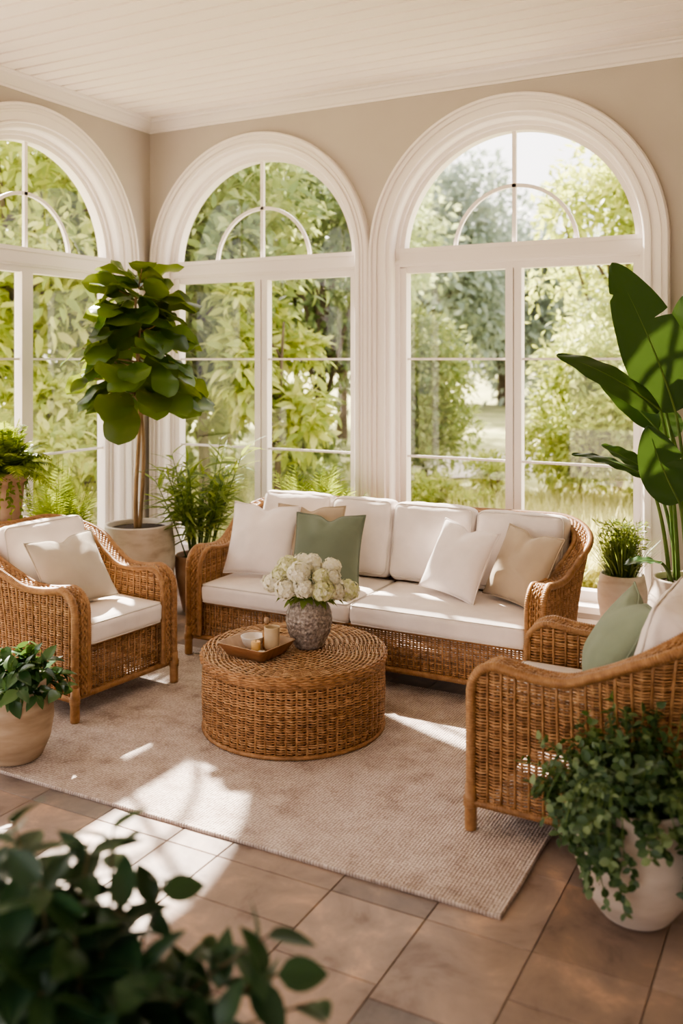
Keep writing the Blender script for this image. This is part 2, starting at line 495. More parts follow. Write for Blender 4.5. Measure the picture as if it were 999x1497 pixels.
def window(n, c, RO, tw, side, rlim=None):
    root = bpy.data.objects.new('window_%d' % n, None)
    COL.objects.link(root)
    root['kind'] = 'structure'
    # casing: stepped moulding
    w = RO - OPEN
    prof = [(RO, .0), (RO, -.045), (RO - .010, -.058), (RO - .024, -.058), (RO - .028, -.038), (RO - .046, -.038), (RO - .050, -.048), (RO - .060, -.046), (RO - .063, -.030),
            (OPEN + .052, -.026), (OPEN + .049, -.040), (OPEN + .036, -.040), (OPEN + .032, -.022), (OPEN + .008, -.020), (OPEN, -.012), (OPEN - .006, .0),
            (OPEN - .006, .06), (OPEN - .03, .062), (OPEN - .034, .075), (OPEN - .034, .11)]
    mb = MB(); sweep_arch(mb, c, prof, tw, .14)
    for s in (-1, 1):
        x0 = c + s * (OPEN - .002); x1 = c + s * (RO + .0)
        wbox(mb, min(x0, x1), max(x0, x1), 0, .145, -.05, .0, tw)     # plinth blocks
    mb.build('casing', M['white'], root, smooth=False)
    # sash frame
    GD = .11
    fr = MB()
    arc_bar(fr, c, SPR, .805, OPEN - .002, GD - .03, GD + .05, tw)
    for s in (-1, 1):
        x0, x1 = sorted((c + s * .79, c + s * (OPEN - .002)))
        wbox(fr, x0, x1, SILL + .02, 2.46, GD - .03, GD + .05, tw)
    wbox(fr, c - OPEN, c + OPEN, SILL, .30, GD - .035, GD + .05, tw)
    wbox(fr, c - OPEN, c + OPEN, 2.425, 2.47, GD - .02, GD + .05, tw)
    fr.build('window_frame', M['white'], root, smooth=False)
    t = MB()
    wbox(t, c - OPEN + .004, c + OPEN - .004, 2.47, 2.60, GD - .045, GD + .06, tw)
    wbox(t, c - OPEN + .004, c + OPEN - .004, 2.485, 2.515, GD - .06, GD - .045, tw)
    wbox(t, c - OPEN + .004, c + OPEN - .004, 2.57, 2.60, GD - .055, GD - .045, tw)
    t.build('transom', M['white'], root, smooth=False)
    mu = MB()
    wbox(mu, c - .055, c - .003, .30, 2.43, GD - .03, GD + .045, tw)
    wbox(mu, c + .003, c + .055, .30, 2.43, GD - .022, GD + .045, tw)
    mu.build('mullion', M['white'], root, smooth=False)
    bars = MB()
    wbox(bars, c - .014, c + .014, 2.60, SPR + .81, GD - .012, GD + .012, tw)
    arc_bar(bars, c, 2.56, .415, .44, GD - .012, GD + .012, tw, PI - .08, .08)
    for z in (1.81, 1.115):
        for s in (-1, 1):
            x0, x1 = sorted((c + s * .05, c + s * .80))
            wbox(bars, x0, x1, z - .008, z + .008, GD - .008, GD + .008, tw)
    bars.build('glazing_bars', M['white'], root, smooth=False)
    for s in (-1, 1):
        p = MB(); x0, x1 = sorted((c + s * .04, c + s * .81))
        p.add([tw(x0, .28, GD + .016), tw(x1, .28, GD + .016), tw(x1, 2.45, GD + .016), tw(x0, 2.45, GD + .016)], [[0, 1, 2, 3]])
        p.build('pane', M['glass'], root, smooth=False)
    p = MB()
    a = np.linspace(PI, 0, 33)
    V = [tw(c, 2.56, GD + .016)] + [tw(c + .83 * math.cos(t_), 2.56 + .81 * math.sin(t_), GD + .016) for t_ in a]
    p.add(V, T=[[0, i, i + 1] for i in range(1, 33)])
    p.build('pane', M['glass'], root, smooth=False)
    sl = MB(); wbox(sl, c - OPEN + .008, c + OPEN - .008, SILL - .03, SILL + .012, -.06, GD + .03, tw)
    sl.build('window_sill', M['white'], root, smooth=False)


window(1, 4.82, 1.045, left_w, 'left')
window(2, -3.985, 1.0, back_w, 'back')
window(3, -1.955, 1.03, back_w, 'back')
window(4, 2.72, 1.045, left_w, 'left')
window(5, .62, 1.045, left_w, 'left')

wr = MB(); wr.box((XR + .1, (WY - 1.5) / 2, CEIL / 2 + .02), (.2, WY + 1.5, CEIL + .1))  # out of view, added to cut the flat fill light
struct('wall_right_unseen', wr, M['wall'])
wf = MB()  # unseen wall behind the camera, added so light comes mainly from the windows
for (x0, x1, z0, z1) in ((WX - .22, -3.6, -.03, CEIL + .1), (.4, XR + .2, -.03, CEIL + .1), (-3.6, .4, 2.75, CEIL + .1)):
    wf.box(((x0 + x1) / 2, -1.6, (z0 + z1) / 2), (x1 - x0, .2, z1 - z0))
struct('wall_front_unseen', wf, M['wall'])
# crown mouldings
cp = [(0, -.09), (.012, -.09), (.014, -.075), (.03, -.07), (.05, -.05), (.075, -.03), (.10, -.022), (.102, -.012), (.125, -.010), (.125, .0)]
mb = MB(); G = np.array([[[x, WY - o, CEIL + z] for (o, z) in cp] for x in (WX, XR)]); G[0, :, 0] = [WX + o for o, z in cp]; mb.grid(G)
struct('trim_back', mb, M['white'])
mb = MB(); G = np.array([[[WX + o, y, CEIL + z] for (o, z) in cp] for y in (YF, WY)]); G[1, :, 1] = [WY - o for o, z in cp]; mb.grid(G)
struct('trim_left', mb, M['white'])
# baseboards between the casings
def base_seg(mb, a0, a1, tw):
    wbox(mb, a0, a1, 0, .12, -.02, 0, tw); wbox(mb, a0, a1, .12, .14, -.012, 0, tw)
mb = MB(); base_seg(mb, -4.855, -3.115, back_w); base_seg(mb, -2.825, -1.085, back_w); base_seg(mb, -.92, XR, back_w)
struct('baseboard_back', mb, M['white'])
mb = MB(); base_seg(mb, YF, -.43, left_w); base_seg(mb, -.25, 1.49, left_w); base_seg(mb, 3.95, 5.69, left_w); base_seg(mb, 1.85, 3.59, left_w); base_seg(mb, 5.87, WY - .05, left_w)
struct('baseboard_left', mb, M['white'])

# ceiling: tongue and groove boards running along the back wall
mb = MB()
y = WY
BW = .14
while y > -1.5:
    y0 = y - BW
    prof = [(y, .016), (y - .0118, .016), (y - .0122, .0), (y0 + .0122, .0), (y0 + .0118, .016), (y0, .016)]
    G = np.array([[[x, yy, CEIL + zz] for yy, zz in prof] for x in (WX, XR)])
    mb.grid(G)
    y = y0
mb.box(((WX + XR) / 2, (WY - 1.5) / 2, CEIL + .105), (XR - WX, WY + 1.5, .1))
struct('ceiling', mb, M['ceil'])

# floor: slabs laid in staggered courses
mb = MB()
tr_ = random.Random(11)
x = WX - .0
widths = [.335] + [.35, .35, .24, .46, .35, .35, .35, .23, .47, .35, .35, .35] + [.35] * 20
ci = 0
xs = []
while x < XR:
    w = widths[ci % len(widths)]; ci += 1
    w = min(w, XR - x)
    cuts = [-1.5]
    y = 2.79
    while y > -1.5 + .05:
        cuts.append(y); y -= tr_.choice([.24, .36, .36, .42, .6])
    y = 2.79
    while y < WY - .05:
        y += tr_.choice([.24, .36, .36, .42, .6]); cuts.append(min(y, WY))
    cuts = sorted(set(cuts))
    for y0, y1 in zip(cuts[:-1], cuts[1:]):
        g = .0016; b = .002
        if y1 - y0 < .02: continue
        V = []
        for (ins, z) in ((g, -.012), (g, -b), (g + b, 0)):
            V += [(x + ins, y0 + ins, z), (x + w - ins, y0 + ins, z), (x + w - ins, y1 - ins, z), (x + ins, y1 - ins, z)]
        Q = []
        for k in (0, 4):
            for e in range(4):
                Q.append([k + e, k + (e + 1) % 4, k + 4 + (e + 1) % 4, k + 4 + e])
        Q.append([8, 9, 10, 11])
        mb.add(V, Q)
    x += w
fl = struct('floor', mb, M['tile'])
gb = MB(); gb.box(((WX + XR) / 2, (WY - 1.5) / 2, -.06), (XR - WX, WY + 1.5, .108))
gb.build('grout_bed', M['grout'], fl, smooth=False)

# rug
mb = MB()
X0, X1, Y0, Y1 = -4.05, -.965, 2.90, 4.72
def rr(inset, z, n=40):
    c = []
    x0, x1, y0, y1 = X0 + inset, X1 - inset, Y0 + inset, Y1 - inset
    for (a, b) in (((x0, y0), (x1, y0)), ((x1, y0), (x1, y1)), ((x1, y1), (x0, y1)), ((x0, y1), (x0, y0))):
        for k in range(n):
            t = k / n
            xx = a[0] + (b[0] - a[0]) * t; yy = a[1] + (b[1] - a[1]) * t
            w = .004 * noise.noise((xx * 4, yy * 4, 1))
            c.append((xx + w, yy + w, z))
    return c
rings = [rr(0, 0), rr(-.003, .006), rr(.001, .012), rr(.008, .0135), rr(.02, .012)]
n = len(rings[0])
V = [p for r_ in rings for p in r_]
Q = [[k * n + i, k * n + (i + 1) % n, (k + 1) * n + (i + 1) % n, (k + 1) * n + i] for k in range(4) for i in range(n)]
mb.add(V, Q)
mb.add([(X0 + .018, Y0 + .018, .012), (X1 - .018, Y0 + .018, .012), (X1 - .018, Y1 - .018, .012), (X0 + .018, Y1 - .018, .012)], [[0, 1, 2, 3]])
rug = mb.build('area_rug', M['rug'], None, smooth=False)
bnd = MB()
P = rr(.004, .0075, 60); P = np.array(P)
d_ = np.concatenate([[0], np.cumsum(np.linalg.norm(np.diff(np.vstack([P, P[:1]]), axis=0), axis=1))])
q_ = np.linspace(0, d_[-1], 2400, endpoint=False); PP = np.vstack([P, P[:1]])
P = np.stack([np.interp(q_, d_, PP[:, k]) for k in range(3)], -1)
bnd.tube(P, .0075 * (1 + .12 * np.sin(q_ * 2 * PI / .014)), 6, ref=(0, 0, 1.0), closed=True)
bnd.build('edge_binding', M['rug'], rug)
tag(rug, 'beige woven area rug with faded pattern under the coffee table and wicker seats', 'rug')
RZ = .0135

# ---------------------------------------------------------------- wicker seats
def wrapped(mb, P, r, pitch=.0105, amp=.13, sides=8):
    """pole wrapped in cane: resample and ripple the radius"""
    P = np.asarray(P, float)
    d = np.concatenate([[0], np.cumsum(np.linalg.norm(np.diff(P, axis=0), axis=1))])
    n = max(6, int(d[-1] / (pitch / 3)))
    s = np.linspace(0, d[-1], n)
    R_ = np.stack([np.interp(s, d, P[:, k]) for k in range(3)], -1)
    mb.tube(R_, r * (1 + amp * np.sin(2 * PI * s / pitch)), sides)


def weave_sheet(mb, pos, nor, S, rows, sp, amp, rn, rb, ref=None, valid=None, sides=5, jit=.0012):
    """rows of weavers on a surface: pos(s, row) -> point, nor(s, row) -> normal"""
    for k, v in enumerate(rows):
        ds = sp / 4
        s = np.arange(S[0], S[1] + ds * .5, ds)
        ok = np.ones(len(s), bool) if valid is None else valid(s, v)
        idx = np.where(ok)[0]
        if len(idx) < 3: continue
        for run in np.split(idx, np.where(np.diff(idx) > 1)[0] + 1):
            if len(run) < 4: continue
            ss = s[run]
            P = pos(ss, v); Nn = nor(ss, v)
            w = np.sin(PI * ss / sp + .5 * math.sin(k * 1.3)) * amp
            P = P + Nn * w[:, None]
            P[:, 2] += (rng.random() - .5) * 2 * jit
            mb.tube(P, rn, sides, ref=np.array([0, 0, 1.0]) if ref is None else ref, rb=rb)


def cushion(hx, hy, hz, r, bulge=.02, seed=0, n=22, wr=.004):
    """soft box cushion, returned as a grid mesh builder centred on 0"""
    mb = MB()
    t = np.sin(np.linspace(-PI / 2, PI / 2, n + 1))
    t = .55 * t + .45 * np.linspace(-1, 1, n + 1)
    H = np.array([hx, hy, hz])
    faces = []
    for ax in range(3):
        for sg in (-1, 1):
            u, v = np.meshgrid(t, t, indexing='ij')
            P = np.zeros((n + 1, n + 1, 3))
            a, b = [(1, 2), (2, 0), (0, 1)][ax]
            P[..., ax] = sg; P[..., a] = u; P[..., b] = v
            if sg < 0: P = P[:, ::-1]
            faces.append(P)
    for P in faces:
        U = P.copy()
        P = P * H
        q = np.clip(P, -(H - r), H - r)
        d = P - q
        L = np.linalg.norm(d, axis=-1, keepdims=True)
        P = np.where(L > 1e-9, q + d / np.maximum(L, 1e-9) * r, P)
        bz = bulge * (1 - U[..., 0] ** 2) * (1 - U[..., 1] ** 2)
        P[..., 2] += bz * np.sign(U[..., 2]) * np.minimum(1, np.abs(U[..., 2]) ** 2)
        P[..., 1] += np.sign(U[..., 1]) * .25 * bulge * (1 - U[..., 0] ** 2) * (1 - U[..., 2] ** 2) * (np.abs(U[..., 1]) > .999)
        for i in range(P.shape[0]):
            for j in range(P.shape[1]):
                p = P[i, j]
                w = noise.noise((p[0] * 9 + seed, p[1] * 9, p[2] * 12)) + .5 * noise.noise((p[0] * 22 + seed, p[1] * 22, p[2] * 22))
                P[i, j] = p * (1 + wr * w / max(.1, np.linalg.norm(p)) )
        mb.grid(P)
    return mb


def merge(mb, dist=1e-4):
    V = np.concatenate(mb.v); Q = np.concatenate(mb.q)
    key = np.round(V / dist).astype(np.int64)
    _, first, inv = np.unique(key, axis=0, return_index=True, return_inverse=True)
    inv = inv.reshape(-1)
    o = MB(); o.add(V[first], inv[Q])
    return o


def piping_loop(hx, hy, z, r, ins, n=10):
    P = []
    cx, cy = hx - r, hy - r
    rad = r - ins
    for (sx, sy, a0) in ((1, 1, 0), (-1, 1, PI / 2), (-1, -1, PI), (1, -1, 3 * PI / 2)):
        for k in range(n + 1):
            a = a0 + k / n * PI / 2
            P.append((sx * cx + rad * math.cos(a), sy * cy + rad * math.sin(a), z))
    # denser straight runs
    P = np.array(P)
    out = []
    for i in range(len(P)):
        a, b = P[i], P[(i + 1) % len(P)]
        m_ = max(1, int(np.linalg.norm(b - a) / .03))
        for k in range(m_): out.append(a + (b - a) * k / m_)
    return np.array(out)


def add_cushion(name, parent, mat, hx, hy, hz, r, loc, rot=(0, 0, 0), bulge=.02, seed=0, label=None, wr=.004):
    o = merge(cushion(hx, hy, hz, r, bulge, seed, wr=wr)).build(name, mat, parent)
    o.location = loc; o.rotation_euler = rot
    p = MB()
    k = r * (1 - math.cos(PI / 4)) - .0015
    for s in (-1, 1):
        p.tube(piping_loop(hx, hy, s * (hz - k), r, k), .0042, 6, closed=True)
    p.build('piping', M['piping'], o)
    if label: o['label'] = label
    return o


def wicker_seat(name, label, cat, loc, rz, W, D, seat_top, seats, backs, cush_t=.115, Ha=.635, Hb=.86, rib=.027):
    root = thing(name, label, cat, loc, rz)
    t = .085; rc = .20; z0 = .105
    # plan of the outer shell from the right front, round the back, to the left front
    pts = [(W / 2, D / 2)]
    for a in np.linspace(0, -PI / 2, 14): pts.append((W / 2 - rc + rc * math.cos(a), -D / 2 + rc + rc * math.sin(a)))
    for a in np.linspace(-PI / 2, -PI, 14): pts.append((-W / 2 + rc + rc * math.cos(a), -D / 2 + rc + rc * math.sin(a)))
    pts.append((-W / 2, D / 2))
    pts = np.array(pts)
    dd = np.concatenate([[0], np.cumsum(np.linalg.norm(np.diff(pts, axis=0), axis=1))])
    L = dd[-1]
    fine = np.linspace(0, L, 800)
    fp = np.stack([np.interp(fine, dd, pts[:, k]) for k in (0, 1)], -1)
    tg = nrm(np.gradient(fp, axis=0))
    fn_ = np.stack([-tg[:, 1], tg[:, 0]], -1)
    ker = np.ones(25) / 25
    fn_ = np.stack([np.convolve(np.pad(fn_[:, k], 12, mode='edge'), ker, 'valid') for k in (0, 1)], -1)
    fn_ = nrm(fn_)

    def plan(s): return np.stack([np.interp(s, fine, fp[:, k]) for k in (0, 1)], -1)
    def nor2(s): return nrm(np.stack([np.interp(s, fine, fn_[:, k]) for k in (0, 1)], -1))
    rr_ = .11

    def H(s):
        u = np.minimum(s, L - s)
        up_ = Ha - .02 * np.sin(np.clip((u - rr_) / .35, 0, 1) * PI) + (Hb - Ha) * sstep((u - .34) / (D + .12 - .34))
        up_ = up_ - .012 * sstep((u - D) / (L / 2 - D))
        fr_ = Ha - rr_ + rr_ * np.sqrt(np.clip(1 - ((rr_ - u) / rr_) ** 2, 0, 1))
        return np.where(u < rr_, fr_, up_)

    def flare(s, z):
        u = np.minimum(s, L - s)
        return .10 * np.clip((z - .3) / .55, 0, 1) ** 1.4 * sstep((u - .1) / .6)

    def shell(s, z, off=0.0):
        p = plan(s); n_ = nor2(s)
        g = (flare(s, z) + off)
        return np.concatenate([p + n_ * g[:, None], np.broadcast_to(np.asarray(z, float), (len(s),))[:, None]], -1)

    def nor3(s):
        return np.concatenate([nor2(s), np.zeros((len(s), 1))], -1)
    sp = L / round(L / rib)
    # outer woven panel
    mb = MB()
    rows = np.arange(z0 + .012, Hb + .04, .0118)
    weave_sheet(mb, lambda s, z: shell(s, np.full(len(s), z)), lambda s, z: nor3(s), (0.012, L - .012), rows, sp, .0044, .0034, .0048,
                valid=lambda s, z: H(s) > z + .008)
    ks = (np.arange(int(L / sp)) + .5) * sp
    for s in ks:
        h = float(H(np.array([s]))[0])
        zz = np.linspace(z0, h, 9)
        mb.tube(shell(np.full(9, s), zz), .0058, 6)
    mb.build('outer_woven_panel', M['wicker'], root)
    # inner woven panel (above the seat)
    mb = MB()
    zin = seat_top - cush_t - .02
    rows = np.arange(zin, Hb + .04, .0125)
    weave_sheet(mb, lambda s, z: shell(s, np.full(len(s), z), -t), lambda s, z: nor3(s), (0.012, L - .012), rows, sp, .0042, .0034, .0056,
                valid=lambda s, z: H(s) > z + .008)
    for s in ks:
        h = float(H(np.array([s]))[0])
        zz = np.linspace(zin - .02, h, 7)
        mb.tube(shell(np.full(7, s), zz, -t), .0056, 6)
    mb.build('inner_woven_panel', M['wicker'], root)
    # rims: wrapped poles over both edges of the arms and back
    s = np.concatenate([np.linspace(0, .12, 16), np.linspace(.12, L - .12, 150)[1:-1], np.linspace(L - .12, L, 16)])
    Hs = H(s)
    for off, zb, rad in ((0, .05, .019), (-t, .12, .014)):
        P = shell(s, Hs, off)
        a = P[0].copy(); a[2] = zb; b = P[-1].copy(); b[2] = zb
        P = np.concatenate([[a, (a + P[0]) / 2], P, [(b + P[-1]) / 2, b]])
        m_ = MB(); wrapped(m_, P, rad); m_.build('rim_pole', M['rim'], root)
    # woven strip between the rims, up the front of the arm and along the top
    Oc = shell(s, Hs, -.012); Ic = shell(s, Hs, -t + .012)
    zz = np.linspace(.12, Hs[0], 24)[:-1]
    def ext(C):
        a = np.repeat(C[:1], len(zz), 0); a[:, 2] = zz
        b = np.repeat(C[-1:], len(zz), 0); b[:, 2] = zz[::-1]
        return np.concatenate([a, C, b])
    Oc, Ic = ext(Oc), ext(Ic)
    mid = (Oc + Ic) / 2
    da = np.concatenate([[0], np.cumsum(np.linalg.norm(np.diff(mid, axis=0), axis=1))])
    LA = da[-1]
    def at_(C, q): return np.stack([np.interp(q, da, C[:, k]) for k in range(3)], -1)
    mb = MB()
    sp2 = .017
    q = np.arange(0, LA, sp2 / 4)
    O_, I_ = at_(Oc, q), at_(Ic, q)
    Tn = nrm(np.gradient((O_ + I_) / 2, axis=0))
    Nn = nrm(np.cross(Tn, I_ - O_))
    if Nn[len(Nn) // 2][2] < 0: Nn = -Nn
    for k, f in enumerate((.10, .30, .5, .70, .90)):
        P = O_ * (1 - f) + I_ * f + Nn * (np.sin(PI * q / sp2 + (k % 2) * PI) * .004 + .002)[:, None]
        mb.tube(P, .0058, 5)
    for qq in (np.arange(int(LA / sp2)) + .5) * sp2:
        a = at_(Oc, np.array([qq]))[0]; b = at_(Ic, np.array([qq]))[0]
        mb.tube(np.array([a, (a + b) / 2 + [0, 0, .001], b]), .0045, 5)
    mb.build('arm_top_weave', M['wicker'], root)
    # front apron
    mb = MB()
    xa = W / 2 - .02
    LW = 2 * xa
    spf = LW / round(LW / .021)
    rows = np.arange(z0 + .012, seat_top - cush_t - .005, .0112)
    weave_sheet(mb, lambda s_, z: np.stack([s_ - xa, np.full(len(s_), D / 2 - .035), np.full(len(s_), z)], -1),
                lambda s_, z: np.tile([0, 1.0, 0], (len(s_), 1)), (0, LW), rows, spf, .0042, .0034, .0046)
    for k in range(int(LW / spf)):
        xx = (k + .5) * spf - xa
        mb.tube([(xx, D / 2 - .035, z0), (xx, D / 2 - .035, .2), (xx, D / 2 - .035, seat_top - cush_t)], .0052, 6)
    mb.build('front_apron', M['wicker'], root)
    mb = MB()
    wrapped(mb, [(-xa, D / 2 - .03, z0), (xa, D / 2 - .03, z0)], .016)
    wrapped(mb, [(-xa + t, D / 2 - .03, seat_top - cush_t - .004), (xa - t, D / 2 - .03, seat_top - cush_t - .004)], .010)
    wrapped(mb, shell(np.linspace(0, L, 120), np.full(120, z0)), .015)
    mb.build('bottom_rail', M['rim'], root)
    # legs
    for sx in (-1, 1):
        for (x_, y_, rl) in ((sx * W / 2, D / 2, .0235), (sx * (W / 2 - .07), -D / 2 + .07, .022)):
            m_ = MB(); m_.tube([(x_, y_, z) for z in (0, .004, .03, .08, .17)], [rl * .96, rl, rl * 1.01, rl, rl * .95], 14)
            lg = m_.build('leg', M['rim'], root)
            m_ = MB(); wrapped(m_, [(x_, y_, .088), (x_, y_, .125)], rl * 1.13, pitch=.012, sides=14); m_.build('leg_binding', M['rim'], lg)
    m_ = MB(); m_.box((0, .02, seat_top - cush_t - .02), (W - 2 * t + .02, D - t - .10, .02))
    m_.box((0, -D / 2 + .14, .3), (W - 2 * t - .1, .01, .02))
    m_.build('seat_deck', M['deck'], root, smooth=False)
    # cushions
    for k, (x0, x1) in enumerate(seats):
        y1 = D / 2 + .012; y0 = -D / 2 + .17
        add_cushion('seat_cushion', root, M['cream'], (x1 - x0) / 2 - .003, (y1 - y0) / 2, cush_t / 2, .032,
                    ((x0 + x1) / 2, (y0 + y1) / 2, seat_top - cush_t / 2), bulge=.018, seed=k * 7 + W)
    for k, (x0, x1, h, lean) in enumerate(backs):
        hz = .075; hy = h / 2
        o = add_cushion('back_cushion', root, M['cream'], (x1 - x0) / 2 - .003, hy, hz, .05, (0, 0, 0), bulge=.035, seed=k * 5 + 30 + W, wr=.008)
        th = PI / 2 + lean      # stand it up, top leaning to the back
        yb = -D / 2 + t + .085
        o.rotation_euler = (th, 0, 0)
        up_ = np.array([0, math.cos(th), math.sin(th)])
        c = np.array([(x0 + x1) / 2, yb + .02, seat_top + .012]) + up_ * hy
        o.location = tuple(c)
    return root


LC = np.array([-3.305, 3.808]); LA_ = math.atan2(-.09, .996)
def chair_root(front_c, ang, D):
    """base point of a seat whose front edge centre and facing angle are given"""
    f = np.array([math.cos(ang), math.sin(ang)])
    c = np.array(front_c) - f * D / 2
    return (c[0], c[1], RZ), ang - PI / 2

DCH = .80
loc, rz = chair_root(LC, LA_, DCH)
wicker_seat('wicker_armchair', 'honey wicker armchair at left holding one stone beige pillow', 'armchair', loc, rz, .70, DCH, .468,
            [(-.262, .262)], [(-.285, .285, .41, .28)])
loc, rz = chair_root((-1.235, 3.755), PI - .03, DCH)
wicker_seat('wicker_armchair', 'honey wicker armchair at right seen from its side, holding a sage pillow', 'armchair', loc, rz, .74, DCH, .468,
            [(-.282, .282)], [(-.305, .305, .44, .26)])
SCX, SFY, SD = -2.41, 4.60, .82
wicker_seat('wicker_sofa', 'long honey wicker sofa with cream cushions in front of the arched windows', 'sofa', (SCX, SFY + SD / 2, RZ), PI, 2.20, SD, .438,
            [(-1.012, .0), (.0, 1.012)],
            # local x runs opposite to the room's x
            [(-1.045, -.50, .455, .24), (-.50, .03, .465, .20), (.03, .47, .47, .22), (.47, 1.0, .475, .26)], cush_t=.115, Hb=.865)


# ---------------------------------------------------------------- throw pillows
def pillow(name, label, mat, base, yaw, lean, w, h, thick, roll=0.0, dent=.03, seed=0, pmat=None, group='throw pillows on the wicker seats'):
    """base: point on the seat under the middle of the lower edge; yaw: direction it faces"""
    n = 34
    u = np.linspace(-1, 1, n + 1)
    U, Vv = np.meshgrid(u, u, indexing='ij')
    a, b = w / 2, h / 2
    X = a * U * (1 - .075 * (1 - Vv ** 2) * np.abs(U)) ; Y = b * Vv * (1 - .075 * (1 - U ** 2) * np.abs(Vv))
    Y = Y - dent * np.exp(-(U / .22) ** 2) * np.clip((Vv - .2) / .8, 0, 1) ** 2
    prof = (np.clip(1 - U ** 2, 0, 1) ** .55) * (np.clip(1 - Vv ** 2, 0, 1) ** .55)
    sag = 1 + .18 * (-Vv)
    mb = MB()
    for sg in (1, -1):
        Z = sg * thick / 2 * prof * sag
        G = np.stack([X, Y, Z], -1)
        for i in range(n + 1):
            for j in range(n + 1):
                uu, vv = U[i, j], Vv[i, j]
                # creases running in from the corners plus soft undulation
                d = noise.noise((uu * 2.2 + seed, vv * 2.2, sg * 3.0)) * .010
                cr = abs(uu * vv)
                d += math.sin(14 * (uu - vv * math.copysign(1, uu * vv)) + seed) * .006 * cr ** 1.5
                d -= .014 * math.exp(-(uu / .13) ** 2) * max(0, (vv - .35) / .65) * (1 if dent > .02 else 0)
                G[i, j, 2] += sg * d * prof[i, j] ** .8
        if sg < 0: G = G[:, ::-1]
        mb.grid(G)
    mb = merge(mb)
    root = mb.build(name, mat, None)
    tag(root, label, 'pillow', group)
    # seam
    idx = [(0, j) for j in range(n)] + [(i, n) for i in range(n)] + [(n, j) for j in range(n, 0, -1)] + [(i, 0) for i in range(n, 0, -1)]
    P = np.array([[X[i, j], Y[i, j], 0] for i, j in idx]) * 1.002
    p = MB(); p.tube(P, .0036, 6, closed=True)
    p.build('piping', pmat or mat, root)
    f = np.array([math.cos(yaw), math.sin(yaw), 0])          # facing
    rgt = np.array([-f[1], f[0], 0])                         # local x
    upv = np.array([0, 0, 1.0]) * math.cos(lean) - f * math.sin(lean)
    nv = np.cross(rgt, upv)
    x2 = rgt * math.cos(roll) + upv * math.sin(roll)
    y2 = -rgt * math.sin(roll) + upv * math.cos(roll)
    low = abs(math.sin(roll)) * a * .95 + math.cos(roll) * b
    o = np.array(base) + upv * low
    mat4 = Matrix.Identity(4)
    for r_ in range(3):
        mat4[r_][0] = x2[r_]; mat4[r_][1] = y2[r_]; mat4[r_][2] = nv[r_]; mat4[r_][3] = o[r_]
    root.matrix_world = mat4
    return root


ST = .438 + RZ + .014    # sofa seat surface
D2 = math.radians
pillow('throw_pillow', 'white linen pillow leaning in the left corner of the sofa', M['white_f'], (-3.17, 4.84, ST), D2(-80), .34, .45, .45, .16, roll=-.03, seed=1)
pillow('throw_pillow', 'beige pillow squeezed between white and sage pillows on the sofa', M['beige_f'], (-2.90, 4.945, ST), D2(-84), .30, .46, .45, .12, roll=.02, seed=2)
pillow('throw_pillow', 'muted sage green pillow on the left half of the sofa', M['sage_f'], (-2.70, 4.82, ST), D2(-84), .34, .45, .43, .16, roll=.02, dent=.035, seed=3)
pillow('throw_pillow', 'white pillow overlapping the tan pillow on the right half of the sofa', M['white_f'], (-1.945, 4.90, ST), D2(-108), .48, .41, .42, .17, roll=-.10, seed=4)
pillow('throw_pillow', 'tan pillow at the right end of the sofa behind a white pillow', M['beige_f'], (-1.59, 4.93, ST), D2(-118), .46, .43, .42, .16, roll=-.06, seed=5)
pillow('throw_pillow', 'stone beige pillow leaning in the left armchair', M['stone_f'], (-3.55, 3.75, .468 + RZ + .012), D2(-15), .62, .42, .41, .16, roll=.06, seed=6)
pillow('throw_pillow', 'pale sage green pillow standing in the right armchair', M['sage2_f'], (-.865, 3.70, .468 + RZ + .014), D2(200), .48, .44, .44, .19, roll=.0, seed=7)

# ---------------------------------------------------------------- coffee table
TC = spot(430, 900, 4.62); TC[2] = 0
TR, TH = .445, .372
root = thing('coffee_table', 'round drum wicker coffee table in the middle of the rug', 'coffee table', (TC[0], TC[1], RZ))
mb = MB()
L = 2 * PI * TR
ns = 116                         # even number keeps the weave in step
sp = L / ns
for k, z in enumerate(np.arange(.018, TH - .055, .0112)):
    a = np.arange(0, ns * 5) / (ns * 5) * 2 * PI
    r_ = TR * (.985 + .015 * math.sin(PI * z / TH)) + .0042 * np.sin(ns / 2 * a + .9 * math.sin(k * 1.3))
    P = np.stack([r_ * np.cos(a), r_ * np.sin(a), np.full(len(a), z + (rng.random() - .5) * .002)], -1)
    mb.tube(P, .0034, 5, ref=(0, 0, 1.0), rb=.0044, closed=True)
for k in range(ns):
    a = (k + .5) / ns * 2 * PI
    mb.tube([(TR * .985 * math.cos(a), TR * .985 * math.sin(a), z) for z in (.0, .1, .2, TH - .05)], .0056, 6)
mb.build('woven_drum', M['wicker'], root)
lb = MB(); lb.lathe([(TR * .985 - .011, .004), (TR * .985 - .011, TH - .03)], 64); lb.build('gap_shade_liner', M['deck'], root)  # dark cylinder added so the gaps in the weave read as shade
mb = MB()
a = np.linspace(0, 2 * PI, 160, endpoint=False)
def ring(r_, z, rad, pitch=.012, amp=.10):
    n_ = int(2 * PI * r_ / (pitch / 3)); q = np.arange(n_) / n_ * 2 * PI
    P = np.stack([r_ * np.cos(q), r_ * np.sin(q), np.full(n_, z)], -1)
    k_ = round(2 * PI * r_ / pitch)
    mb.tube(P, rad * (1 + amp * np.sin(k_ * q)), 8, closed=True)
ring(TR * .99, .010, .011)
